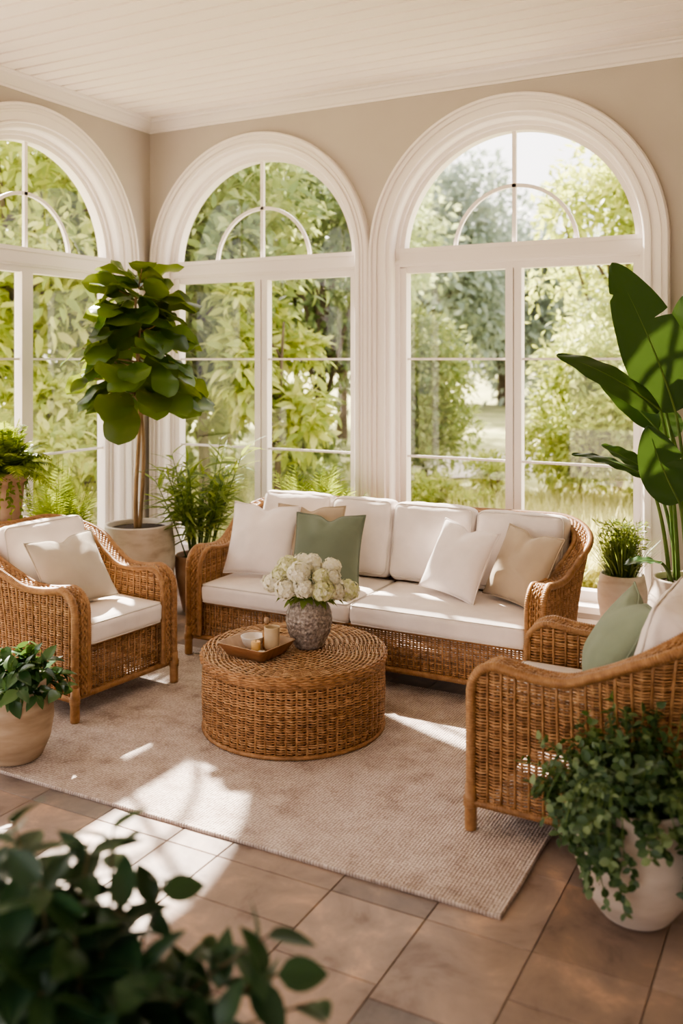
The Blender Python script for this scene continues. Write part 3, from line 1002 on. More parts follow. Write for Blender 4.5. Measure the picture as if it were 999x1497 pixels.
for k, (r0, z0_) in enumerate([(TR + .000, TH - .052), (TR + .005, TH - .043), (TR + .0085, TH - .033), (TR + .0095, TH - .023), (TR + .008, TH - .013), (TR + .003, TH - .006)]):
    n_ = 600; q = np.arange(n_) / n_ * 2 * PI
    r_ = r0 + .003 * np.sin(58 * q + k * PI)
    mb.tube(np.stack([r_ * np.cos(q), r_ * np.sin(q), z0_ + .0012 * np.sin(58 * q + k)], -1), .0056, 6, closed=True, ref=(0, 0, 1.0))
mb.build('braided_rim', M['wicker'], root)
# top: spiral weave crossing radial stakes
mb = MB()
seg = 300
nrad = 60
r_ = .012; k = 0
while r_ < TR + .004:
    ph = (k % 2) * PI
    m_ = max(12, min(nrad, int(r_ * 2 * PI / .035) // 2 * 2))
    n_ = max(40, m_ * 5)
    q = np.arange(n_) / n_ * 2 * PI
    z = TH - .004 + .0048 * np.sin(q * m_ / 2 + ph)
    P = np.stack([r_ * np.cos(q), r_ * np.sin(q), z], -1)
    mb.tube(P,   .0042, 5, ref=(0, 0, 1.0), rb=.0040, closed=True)
    r_ += .0102; k += 1
mb.build('spiral_top', M['ttop'], root)
mb = MB()
for k in range(nrad):
    a_ = (k + .5) / nrad * 2 * PI
    mb.tube([(r2 * math.cos(a_), r2 * math.sin(a_), TH - .005) for r2 in (.02, .2, TR)], .0035, 5)
mb.lathe([(0, TH - .018), (TR - .004, TH - .018), (TR - .004, TH - .022), (0, TH - .022)], 60)
mb.build('top_stakes', M['wicker'], root)
TZ = RZ + TH + .0045

# vase
VP = spot(452, 900, 4.62)
prof = [(0.0, .004), (.062, .0), (.070, .006), (.088, .04), (.106, .085), (.114, .13), (.112, .165), (.098, .205), (.082, .228), (.075, .238), (.074, .244), (.068, .244), (.066, .236), (.078, .21), (.09, .17), (.0, .16)]
pf = []
for i in range(len(prof) - 1):
    for t_ in np.linspace(0, 1, 8, endpoint=False): pf.append((prof[i][0] + (prof[i + 1][0] - prof[i][0]) * t_, prof[i][1] + (prof[i + 1][1] - prof[i][1]) * t_))
def vfn(V):
    V = V.copy()
    for i in range(len(V)):
        p = V[i]; rad = math.hypot(p[0], p[1])
        if rad < .05: continue
        a_ = math.atan2(p[1], p[0])
        w = math.sin(a_ * 16 + p[2] * 130) * math.sin(a_ * 16 - p[2] * 130)
        e = min(1, max(0, (p[2] - .02) / .03)) * min(1, max(0, (.225 - p[2]) / .03))
        d = (w * .0025 + noise.noise((p[0] * 45, p[1] * 45, p[2] * 45)) * .003) * e
        V[i, 0] += p[0] / rad * d; V[i, 1] += p[1] / rad * d
    return V
mb = MB(); mb.lathe(pf, 120, fn=vfn)
vase = mb.build('flower_vase', M['vase'], None)
vase.location = (VP[0], VP[1], TZ)
tag(vase, 'textured grey stoneware vase holding white hydrangeas on the coffee table', 'vase')


# ---------------------------------------------------------------- leaves and plants
def leaf_t(W, nl=5, fold=.15, droop=.2, prof='ovate', nx=1, wave=0.0):
    ts = np.linspace(0, 1, nl + 1)
    if prof == 'ovate': w = np.sin(PI * ts ** .75) ** .8
    elif prof == 'obovate': w = np.sin(PI * ts ** 1.35) ** .62
    elif prof == 'round': w = np.sin(PI * ts) ** .5
    elif prof == 'lance': w = np.sin(PI * ts ** .6) ** .9
    w = np.maximum(w, .02) * W / 2
    us = np.linspace(-1, 1, 2 * nx + 1)
    V = []
    for t, ww in zip(ts, w):
        for u in us:
            z = fold * abs(u) * ww - droop * t * t
            if wave: z += wave * abs(u) * math.sin(t * 13 + (1.3 if u > 0 else 0)) * ww / (W / 2)
            V.append((u * ww, t, z))
    b = len(us)
    Q = [[i * b + j, i * b + j + 1, (i + 1) * b + j + 1, (i + 1) * b + j] for i in range(nl) for j in range(b - 1)]
    return np.array(V), np.array(Q)


def scatter(mb, tm, P, D, Nh, S):
    V, Q = tm
    P = np.asarray(P, float); n = len(P)
    if n == 0: return
    Y = nrm(D); X = nrm(np.cross(Y, nrm(Nh))); Z = np.cross(X, Y)
    S = np.broadcast_to(np.asarray(S, float), (n,))
    W = P[:, None, :] + S[:, None, None] * (V[None, :, 0:1] * X[:, None, :] + V[None, :, 1:2] * Y[:, None, :] + V[None, :, 2:3] * Z[:, None, :])
    QQ = (Q[None] + (np.arange(n) * len(V))[:, None, None]).reshape(-1, 4)
    mb.add(W.reshape(-1, 3), QQ)


def blades(mb, B, D, Ln, Wd, droop, segs=7, fold=.25):
    B = np.asarray(B, float); n = len(B); D = nrm(D)
    Ln = np.broadcast_to(Ln, (n,)); Wd = np.broadcast_to(Wd, (n,)); droop = np.broadcast_to(droop, (n,))
    t = np.linspace(0, 1, segs + 1)
    C = B[:, None] + D[:, None] * (Ln[:, None] * t)[..., None]
    C[..., 2] -= (droop * Ln)[:, None] * t ** 2
    side = nrm(np.cross(D, UP) + 1e-6)
    w = Wd[:, None] * .5 * np.clip(np.minimum(t * 6 + .35, 1) * (1 - t ** 2.2), .02, 1)
    Lf = C - side[:, None] * w[..., None]; Rt = C + side[:, None] * w[..., None]
    Lf[..., 2] += fold * w; Rt[..., 2] += fold * w
    V = np.stack([Lf, C, Rt], 2)
    m = segs + 1
    i = np.arange(segs)[:, None]; j = np.arange(2)[None]
    Q = np.stack([i * 3 + j, i * 3 + j + 1, (i + 1) * 3 + j + 1, (i + 1) * 3 + j], -1).reshape(-1, 4)
    QQ = (Q[None] + (np.arange(n) * m * 3)[:, None, None]).reshape(-1, 4)
    mb.add(V.reshape(-1, 3), QQ)


def rdir(n, zmin=-1.0):
    z = rng.uniform(zmin, 1, n); a = rng.uniform(0, 2 * PI, n); r_ = np.sqrt(np.maximum(0, 1 - z * z))
    return np.stack([r_ * np.cos(a), r_ * np.sin(a), z], -1)


def pot_mesh(prof, seg=56):
    mb = MB()
    P = np.array(prof, float)
    # smooth the outline
    d = np.concatenate([[0], np.cumsum(np.linalg.norm(np.diff(P, axis=0), axis=1))])
    from_ = np.linspace(0, d[-1], 60)
    for_ = np.stack([np.interp(from_, d, P[:, k]) for k in (0, 1)], -1)
    sm = for_.copy()
    for _ in range(3): sm[1:-1] = (sm[:-2] + 2 * sm[1:-1] + sm[2:]) / 4
    mb.lathe(sm, seg)
    r1, z1 = sm[-1]
    w = max(.012, r1 * .09)
    mb.lathe([(r1, z1), (r1 - w * .15, z1 + .006), (r1 - w * .6, z1 + .008), (r1 - w, z1 + .002), (r1 - w, z1 - .05)], seg)
    mb.lathe([(0, sm[0][1]), (sm[0][0], sm[0][1])], seg)
    return mb, r1 - w, z1


def potted(name, label, cat, loc, pmat, prof, group=None, soil_drop=.03):
    root = thing(name, label, cat, loc)
    mb, ri, zt = pot_mesh(prof)
    mb.build('pot', pmat, root)
    s = MB(); s.lathe([(0, zt - soil_drop + .008), (ri * .6, zt - soil_drop + .006), (ri + .002, zt - soil_drop)], 32)
    s.build('soil', M['soil'], root)
    return root, ri, zt - soil_drop


def frond_leaves(mb, tm, P, side_n, up_n, T, size, ang=.9):
    pass


def fern(root, zb, n, length, rise, spread, mat, pin_len, pin_w, nleaf=26, zdroop=.9, name='foliage', seed=0):
    """arching fronds with paired leaflets"""
    r = np.random.default_rng(seed)
    mb = MB(); tm = leaf_t(pin_w / pin_len, 3, .1, .12, 'lance')
    for k in range(n):
        a = r.uniform(0, 2 * PI); el = r.uniform(rise[0], rise[1]); Ln = length * r.uniform(.65, 1.05)
        d = np.array([math.cos(a) * math.cos(el), math.sin(a) * math.cos(el), math.sin(el)])
        t = np.linspace(0, 1, nleaf)
        C = np.array([d[0] * .03, d[1] * .03, zb]) + d * (Ln * t)[:, None]
        C[:, 2] -= zdroop * Ln * t ** 2.2 * math.cos(el * .8)
        C[:, :2] *= spread
        T = nrm(np.gradient(C, axis=0))
        S = nrm(np.cross(T, UP) + 1e-6); Nn = np.cross(S, T)
        mb.tube(C[::3], .0022, 4)
        sz = pin_len * np.sin(PI * np.clip(t * .9 + .12, 0, 1)) ** .7 * r.uniform(.85, 1.1, nleaf)
        for sg in (-1, 1):
            D = S * sg * .9 + T * .55 - UP * .12 + r.normal(0, .08, (nleaf, 3))
            m_ = t > .12
            scatter(mb, tm, C[m_], D[m_], Nn[m_], sz[m_])
    return mb.build(name, mat, root)


# --- fiddle leaf fig in the corner
FG = spot(203, 700, 6.6)
root, ri, zs = potted('fiddle_leaf_fig', 'tall fiddle leaf fig tree in whitewashed pot at the room corner', 'potted tree', (FG[0], FG[1], 0), M['pot_w'],
                      [(.16, .0), (.19, .04), (.235, .2), (.255, .38), (.25, .52), (.238, .6), (.236, .645)])
def fz(y): return EYE + (527 - y) / FPX * 6.6
mb = MB()
tz = np.linspace(zs - .02, fz(430), 30)
def wob(z, ph, am): return np.stack([am * np.sin(z * 5 + ph) * .6, am * np.cos(z * 4.3 + ph), z], -1)
P = wob(tz, .3, .014); P[:, 0] -= .01
mb.tube(P, np.linspace(.017, .008, 30), 8)
tz2 = np.linspace(zs - .02, fz(480), 24)
P2 = wob(tz2, 1.8, .016); P2[:, 0] += .022
mb.tube(P2, np.linspace(.015, .007, 24), 8)
fig_leaf_pts = []
rg = np.random.default_rng(5)
zc0, zc1 = fz(590), fz(408)
FP, FD, FN, FS = [], [], [], []
for k in range(128):
    f = (k + .5) / 128
    z = zc0 + (zc1 - zc0) * f
    a = k * 2.39996 + rg.normal(0, .25)
    rad = (.24 + .22 * math.sin(PI * min(1, max(0, (f * 1.15 + .22))))) * rg.uniform(.35, 1.0)
    lsz = rg.uniform(.23, .34); rad = min(rad, .68 - lsz)
    # crown is widest in its lower third
    if f > .75: rad *= .85
    stem0 = np.array([0, 0, z - .10 * rg.random()])
    p = np.array([math.cos(a) * rad, math.sin(a) * rad, z + .05 * rg.normal()])
    if k % 3 == 0:
        mb.tube(np.array([stem0, (stem0 + p) / 2 + [0, 0, -.02], p]), [.007, .005, .003], 5)
    outd = np.array([math.cos(a), math.sin(a), rg.uniform(-.75, .2) + (.7 if f > .85 else 0)])
    FP.append(p - nrm(outd) * .09); FD.append(outd)
    FN.append(np.array([-math.cos(a) * .0 + rg.normal(0, .35), rg.normal(0, .35), 1.0]) + np.array([math.cos(a), math.sin(a), 0]) * rg.uniform(.5, 1.5))
    FS.append(lsz)
mb.build('trunk', M['bark'], root)
mb = MB()
FP, FD, FN, FS = map(np.array, (FP, FD, FN, FS))
vs = [leaf_t(.82, 12, .16, .25, 'obovate', 2, .05), leaf_t(.78, 12, -.16, .38, 'obovate', 2, .055), leaf_t(.90, 12, .20, .15, 'obovate', 2, .05)]
for v in range(3):
    mk = np.arange(len(FP)) % 3 == v
    scatter(mb, vs[v], FP[mk], FD[mk], FN[mk], FS[mk])
mb.build('foliage', M['fig'], root)

# --- fern on a stand at the left edge
FE = spot(9, 700, 5.8)
st = thing('plant_stand', 'dark wooden plant stand under the terracotta fern pot at left', 'plant stand', (FE[0], FE[1], 0))
mb = MB(); mb.lathe([(0, .79), (.15, .79), (.155, .795), (.155, .812), (.15, .816), (0, .816)], 40); mb.build('stand_top', M['wood'], st)
for k in range(4):
    a = k * PI / 2 + .4
    m_ = MB(); m_.tube([(.15 * math.cos(a), .15 * math.sin(a), 0), (.13 * math.cos(a), .13 * math.sin(a), .4), (.11 * math.cos(a), .11 * math.sin(a), .792)], [.011, .013, .015], 8)
    m_.build('leg', M['wood'], st)
root, ri, zs = potted('potted_fern', 'lush arching fern in terracotta pot on a stand at the left edge', 'potted plant', (FE[0], FE[1], .816), M['terra'],
                      [(.085, .0), (.09, .02), (.108, .22), (.112, .235), (.125, .24), (.127, .285)])
fern(root, zs, 105, .54, (.45, 1.5), .85, M['fern'], .075, .017, 26, .70, seed=3)
mb = MB()
for k in range(16):
    a = k / 16 * 2 * PI + rng.normal(0, .2)
    c = np.array([math.cos(a), math.sin(a), 0])
    t = np.linspace(0, 1, 9)
    C = c * (.10 + .04 * t[:, None]) + np.stack([0 * t, 0 * t, zs + .03 - .28 * rng.uniform(.5, 1) * t ** 1.4], -1)
    mb.tube(C, .0018, 4)
    scatter(mb, leaf_t(.55, 3, .15, .2), np.repeat(C[1:], 2, 0), np.tile(c, (16, 1)) + rng.normal(0, .6, (16, 3)) - UP * .4, np.tile(c + UP, (16, 1)), .035)
mb.build('trailing_shoots', M['fern'], root)

# --- bushy palm beside it, against the left window
P_ = spot(84, 720, 6.25)
root, ri, zs = potted('potted_palm', 'sunlit feathery palm by the left window behind the armchair', 'potted plant', (P_[0], P_[1], 0), M['terra'],
                      [(.10, .0), (.11, .02), (.15, .26), (.16, .28), (.16, .33)])
fern(root, zs, 60, .92, (.85, 1.5), .58, M['fern'], .12, .013, 34, .22, seed=12)

# --- bamboo palm in the terracotta pot by the sofa
P_ = spot(291, 888, 6.75)
root, ri, zs = potted('bamboo_palm', 'tall green bamboo palm in brown pot between fig and sofa', 'potted plant', (P_[0], P_[1], 0), M['terra'],
                      [(.11, .0), (.12, .02), (.165, .25), (.172, .33), (.168, .40)])
r_ = np.random.default_rng(21)
cane = MB(); mb = MB(); tm = leaf_t(.115, 6, .2, .3, 'lance')
for k in range(34):
    a = r_.uniform(0, 2 * PI); q = r_.uniform(0, .10)
    tilt = r_.uniform(.05, .38); top = r_.uniform(.35, .86)
    d = np.array([math.cos(a) * math.sin(tilt), math.sin(a) * math.sin(tilt), math.cos(tilt)])
    b = np.array([math.cos(a) * q, math.sin(a) * q, zs - .01])
    t = np.linspace(0, 1, 10)
    C = b + d * (top * t)[:, None]; C[:, :2] *= 1 + .15 * t[:, None] ** 2
    cane.tube(C, np.linspace(.006, .0028, 10), 5)
    for j in range(19):
        tt = .42 + .58 * j / 18
        p = b + d * top * tt; p[:2] *= 1 + .15 * tt ** 2
        aa = a + r_.normal(0, 1.1) if j < 14 else r_.uniform(0, 2 * PI)
        el = r_.uniform(-.1, 1.0)
        D = np.array([math.cos(aa) * math.cos(el), math.sin(aa) * math.cos(el), math.sin(el)])
        scatter(mb, tm, [p], [D], [UP + r_.normal(0, .3, 3)], r_.uniform(.15, .25))
cane.build('canes', M['stem'], root)
mb.build('foliage', M['palm'], root)

# --- palm behind the sofa
P_ = spot(458, 720, 6.5)
root, ri, zs = potted('potted_palm', 'feathery green palm peeking over the back of the sofa', 'potted plant', (P_[0], P_[1], 0), M['terra'],
                      [(.10, .0), (.11, .02), (.135, .26), (.145, .28), (.145, .33)])
fern(root, zs, 34, .96, (.95, 1.5), .74, M['fern'], .19, .015, 30, .22, seed=31)

# --- grassy plant in a pale pot, right
P_ = spot(910, 900, 5.6)
root, ri, zs = potted('potted_grass', 'spiky grass plant in round pale pot by the right window', 'potted plant', (P_[0], P_[1], 0), M['pot_w'],
                      [(.085, .0), (.095, .02), (.115, .2), (.142, .36), (.146, .43), (.132, .50), (.128, .52)])
n = 420
a = rng.uniform(0, 2 * PI, n); q = rng.uniform(0, .09, n); tl = rng.beta(1.4, 2, n) * .85
B = np.stack([np.cos(a) * q, np.sin(a) * q, np.full(n, zs)], -1)
D = np.stack([np.cos(a) * np.sin(tl), np.sin(a) * np.sin(tl), np.cos(tl)], -1)
mb = MB(); blades(mb, B, D, rng.uniform(.2, .46, n), rng.uniform(.005, .010, n), rng.uniform(.05, .35, n))
n2 = 1500
a = rng.uniform(0, 2 * PI, n2); h_ = rng.uniform(.04, .34, n2); q = rng.uniform(.0, .16, n2) * (.5 + h_ * 1.4)
B = np.stack([np.cos(a) * q, np.sin(a) * q, zs + h_], -1)
scatter(mb, leaf_t(.22, 2, .1, .2, 'lance'), B, rdir(n2, -.1) + np.stack([np.cos(a), np.sin(a), 0 * a], -1) * .6, rdir(n2, .2), rng.uniform(.03, .06, n2))
mb.build('foliage', M['grass'], root)

# --- bird of paradise, right edge
BD = 5.15
P_ = spot(1003, 850, BD)
BR = np.array([P_[0], P_[1], 0])
root, ri, zs = potted('bird_of_paradise', 'bird of paradise with huge paddle leaves in pale pot at right edge', 'potted plant', tuple(BR), M['pot_w2'],
                      [(.12, .0), (.135, .02), (.175, .22), (.205, .40), (.20, .50), (.178, .56), (.172, .60)])
CAMP = np.array([0, 0, EYE])


def paddle(base, tip, width, nhint, sag=.0, fold=.18, splits=(), foot=(0, 0), bend=(0, 0, 0)):
    """one leaf: midrib from base to tip (room coordinates), plus its petiole as a sub-part"""
    base = np.array(base) - BR; tip = np.array(tip) - BR
    n_ = 90
    t = np.linspace(0, 1, n_ + 1)
    ctrl = (base + tip) / 2 + np.array([0, 0, sag]) + np.array(bend)
    C = base * ((1 - t) ** 2)[:, None] + ctrl * (2 * t * (1 - t))[:, None] + tip * (t ** 2)[:, None]
    T = nrm(np.gradient(C, axis=0))
    S = nrm(np.cross(T, np.array(nhint, float))); Nn = np.cross(S, T)
    w = width / 2 * np.maximum(.015, np.sin(PI * t ** .72) ** .62)
    us = np.linspace(-1, 1, 11)
    G = np.zeros((n_ + 1, 11, 3))
    for j, u in enumerate(us):
        ww = w.copy()
        for (tt, sg, dp) in splits:
            if u * sg > 0: ww = ww * (1 - dp * np.exp(-((t - tt) / .011) ** 2))
        G[:, j] = C + S * (u * ww)[:, None] + Nn * ((fold * abs(u) ** 1.3) * ww + .004 * np.sin(t * 24 + j) * abs(u))[:, None]
    mb = MB(); mb.grid(G)
    lf = mb.build('leaf', M['bop'], root)
    st_ = MB()
    f0 = np.array([foot[0], foot[1], zs - .01])
    h = np.linalg.norm(base - f0)
    pc = np.array([f0[0] + (base[0] - f0[0]) * .25, f0[1] + (base[1] - f0[1]) * .25, f0[2] + (base[2] - f0[2]) * .7])
    q = np.linspace(0, 1, 22)
    PP = f0 * ((1 - q) ** 2)[:, None] + pc * (2 * q * (1 - q))[:, None] + base * (q ** 2)[:, None]
    PP = np.concatenate([PP, C[3:78:3] - Nn[3:78:3] * .002])
    st_.tube(PP, np.concatenate([np.linspace(.013, .0075, 22), np.linspace(.007, .002, 25)]), 7)
    st_.build('petiole', M['stem'], lf)
    return lf


tc_ = nrm(CAMP - BR) ; tc_[2] = 0; tc_ = nrm(tc_)
paddle(spot(988, 602, 5.15), spot(895, 384, 5.05), .36, tc_ + RGT * .25, bend=RGT * .05, splits=((.60, 1, .55), (.83, -1, .25)), foot=(.03, -.03), fold=.1)
paddle(spot(966, 600, 5.10), spot(814, 519, 4.95), .20, UP * .7 + tc_ * .75, sag=.08, fold=-.15, foot=(-.04, .02))
paddle(spot(962, 628, 5.20), spot(866, 540, 5.35), .17, UP * .8 + tc_ * .7 - RGT * .2, sag=.03, fold=.2, foot=(-.06, .05))
paddle(spot(964, 572, 5.35), spot(920, 476, 5.45), .20, tc_ + RGT * .3, foot=(0, .08), fold=.12)
paddle(spot(994, 735, 4.98), spot(948, 622, 4.88), .25, tc_ + RGT * .1, bend=RGT * -.03, foot=(.02, -.08), fold=.12, splits=((.5, 1, .3),))
paddle(spot(948, 700, 5.05), spot(836, 664, 4.95), .105, UP * .9 + tc_ * .5, sag=.06, fold=-.1, foot=(-.08, -.02))
paddle(spot(952, 690, 5.3), spot(880, 650, 5.4), .12, UP + tc_ * .6, sag=.0, fold=.25, foot=(-.05, .06))
paddle(spot(1010, 560, 5.2), spot(1002, 430, 5.2), .24, tc_ - RGT * .4, foot=(.06, .0))
paddle(spot(1030, 640, 5.15), spot(1075, 470, 5.1), .30, tc_ - RGT * .3, foot=(.08, -.02))
paddle(spot(1035, 690, 5.2), spot(1130, 600, 5.2), .22, UP + tc_ * .6, sag=.08, foot=(.09, .04))
paddle(spot(985, 640, 5.45), spot(968, 590, 5.5), .16, tc_, foot=(.02, .09))
paddle(spot(966, 822, 4.97), spot(912, 826, 4.85), .10, UP + tc_ * .25, sag=.03, fold=.1, foot=(-.05, -.11))

# --- trailing plant in the big bowl, right foreground
P_ = spot(930, 1250, 3.04)
root, ri, zs = potted('trailing_plant', 'trailing small leaved plant in large pale bowl pot, right foreground', 'potted plant', (P_[0], P_[1], 0), M['pot_w2'],
                      [(.085, .0), (.11, .012), (.165, .09), (.194, .18), (.198, .25), (.188, .33), (.182, .385)])
r_ = np.random.default_rng(8)
mb = MB(); sm = MB(); tm = leaf_t(.72, 4, .2, .18, 'round'); tm2 = leaf_t(.6, 4, .25, .1)
CH_Y = 3.345 - P_[1]
def vine(C, n_l, size):
    C = C.copy(); C[:, 1] = np.minimum(C[:, 1], CH_Y - .02)
    sm.tube(C, .0016, 4)
    q = np.linspace(.12, 1, n_l) * (len(C) - 1)
    P = np.stack([np.interp(q, np.arange(len(C)), C[:, k]) for k in range(3)], -1)
    T = nrm(np.stack([np.interp(q, np.arange(len(C)), nrm(np.gradient(C, axis=0))[:, k]) for k in range(3)], -1))
    for sg in (-1, 1):
        S = nrm(np.cross(T, UP) + r_.normal(0, .25, T.shape))
        D = S * sg + T * .5 + r_.normal(0, .3, T.shape)
        outw = np.stack([C[-1, 0] + 0 * q, C[-1, 1] + 0 * q, .25 + 0 * q], -1)
        D[:, 1] = np.where(P[:, 1] > CH_Y - .05, -abs(D[:, 1]), D[:, 1])
        scatter(mb, tm if sg > 0 else tm2, P, D, nrm(outw) + r_.normal(0, .35, T.shape), size * r_.uniform(.7, 1.15, n_l))
for k in range(190):       # mound
    a = r_.uniform(0, 2 * PI); Ln = r_.uniform(.14, .325); el = r_.uniform(.2, 1.5)
    t = np.linspace(0, 1, 9)
    d = np.array([math.cos(a) * math.cos(el), math.sin(a) * math.cos(el), math.sin(el)])
    C = np.array([math.cos(a) * .10 * r_.random() , math.sin(a) * .10 * r_.random(), zs]) + d * (Ln * t)[:, None]
    C[:, 2] -= .35 * Ln * t ** 2 * math.cos(el)
    C[:, 0] *= 1.12
    vine(C, 9, .036)
for k in range(64):        # trailers over the rim
    u_ = r_.random(); drop = r_.choice([.03, .06, .10, .14, .19]) * r_.uniform(.8, 1.1)
    a = math.radians(r_.normal(236, 13) if u_ < .42 else (r_.uniform(-62, -8) if u_ < .85 else r_.uniform(0, 360)))
    if u_ > .85: drop = .05
    t = np.linspace(0, 1, 14)
    rad = .10 + .155 * np.minimum(1, t * 2.2) + r_.uniform(0, .06) * np.sin(PI * np.clip(t * 1.2, 0, 1))
    z = zs + .03 + .10 * np.sin(np.clip(t * 2.2, 0, 1) * PI) - drop * np.clip(t - .3, 0, 1) / .7 * 1.2
    C = np.stack([np.cos(a + .25 * t) * rad, np.sin(a + .25 * t) * rad, z], -1)
    vine(C, 12, .030)
sm.build('stems', M['stem'], root)
mb.build('foliage', M['trail'], root)

# --- glossy plant in the tan pot, left foreground
P_ = spot(22, 1100, 4.22)
root, ri, zs = potted('glossy_plant', 'dark glossy leaved plant in tan stoneware pot beside left armchair', 'potted plant', (P_[0], P_[1], RZ), M['pot_t'],
                      [(.105, .0), (.12, .01), (.155, .09), (.170, .18), (.166, .25), (.148, .32), (.142, .345)])
r_ = np.random.default_rng(14)
mb = MB(); sm = MB(); tm = leaf_t(.62, 6, .22, .28, 'ovate', 2)
for k in range(62):
    a = r_.uniform(0, 2 * PI); el = r_.uniform(.1, 1.4); Ln = r_.uniform(.10, .24)
    d = np.array([math.cos(a) * math.cos(el), math.sin(a) * math.cos(el), math.sin(el)])
    t = np.linspace(0, 1, 7)
    C = np.array([math.cos(a) * .05, math.sin(a) * .05, zs]) + d * (Ln * t)[:, None]
    C[:, 2] -= .3 * Ln * t ** 2 * math.cos(el)
    sm.tube(C, .0022, 4)
    n_ = 5
    ip = r_.integers(2, 7, n_)
    D = np.tile(d, (n_, 1)) * .5 + r_.normal(0, .6, (n_, 3)); D[:, 2] -= .35
    scatter(mb, tm, C[ip], D, np.tile(UP + d * .7, (n_, 1)) + r_.normal(0, .25, (n_, 3)), r_.uniform(.06, .10, n_))
sm.build('stems', M['stem'], root)
mb.build('foliage', M['glossy'], root)

# --- out of focus shrub in the foreground
FD_ = 1.72
P_ = spot(120, 1400, FD_)
FB = np.array([P_[0], P_[1], 0])
root, ri, zs = potted('leafy_shrub', 'dark leafy shrub blurred in the bottom left foreground', 'potted plant', tuple(FB), M['pot_t'],
                      [(.12, .0), (.13, .01), (.165, .15), (.18, .28), (.17, .36), (.165, .38)])
r_ = np.random.default_rng(17)
mb = MB(); sm = MB(); tmA = leaf_t(.50, 6, .22, .22, 'ovate', 2); tmB = leaf_t(.56, 6, .3, .1, 'ovate', 2)
def sprig(tip, whorl, size, root_off=(0, 0), spread=1.0):
    tip = np.array(tip) - FB
    b = np.array([root_off[0], root_off[1], zs])
    c = np.array([(tip[0] + b[0]) / 2 * .8, (tip[1] + b[1]) / 2 * .8, (b[2] + tip[2]) / 2 + .05])
    q = np.linspace(0, 1, 12)
    C = b * ((1 - q) ** 2)[:, None] + c * (2 * q * (1 - q))[:, None] + tip * (q ** 2)[:, None]
    sm.tube(C, np.linspace(.005, .0022, 12), 6)
    T = nrm(np.gradient(C, axis=0))
    a0 = r_.uniform(0, 2 * PI)
    for j in range(whorl):
        f = 1 - .55 * (j / whorl) ** 1.2
        p = np.array([np.interp(f * 11, np.arange(12), C[:, k]) for k in range(3)])
        tg = T[min(11, int(f * 11))]
        a = a0 + j * 2.4
        s1 = nrm(np.cross(tg, [.3, .9, .1])); s2 = np.cross(tg, s1)
        D = s1 * math.cos(a) + s2 * math.sin(a) + tg * r_.uniform(.2, .8) * (1.3 if j < 3 else .6) - UP * .15
        scatter(mb, tmA if j % 2 else tmB, [p], [D], [UP + r_.normal(0, .35, 3)], size * r_.uniform(.9, 1.3))
for (x, y, d, w_, s) in [(20, 1205, 1.75, 11, .085), (130, 1240, 1.72, 12, .085), (165, 1215, 1.78, 9, .08), (60, 1290, 1.65, 14, .09), (180, 1330, 1.68, 12, .09), (240, 1290, 1.75, 9, .075),
                         (110, 1370, 1.6, 14, .095), (20, 1390, 1.62, 14, .10), (200, 1430, 1.62, 12, .095), (60, 1450, 1.58, 14, .10), (270, 1460, 1.66, 11, .09), (-40, 1300, 1.7, 12, .09), (-60, 1230, 1.8, 10, .09),
                         (390, 1370, 1.68, 8, .085), (405, 1425, 1.66, 9, .085), (330, 1440, 1.7, 9, .08), (300, 1385, 1.74, 6, .07), (460, 1465, 1.66, 5, .08), (150, 1480, 1.55, 14, .10), (330, 1500, 1.62, 8, .09), (30, 1250, 1.85, 10, .085),
                         (30, 1330, 1.7, 16, .1), (100, 1290, 1.75, 14, .09), (150, 1390, 1.66, 16, .1), (70, 1420, 1.7, 16, .1), (0, 1470, 1.62, 16, .1), (110, 1470, 1.66, 16, .1), (90, 1330, 1.8, 14, .09), (140, 1420, 1.8, 14, .09), (10, 1440, 1.75, 14, .1), (220, 1490, 1.75, 12, .09)]:
    sprig(spot(x, y, d), w_, s, (r_.uniform(-.07, .07), r_.uniform(-.07, .07)))
sm.build('stems', M['brstem'], root)
mb.build('foliage', M['fore'], root)

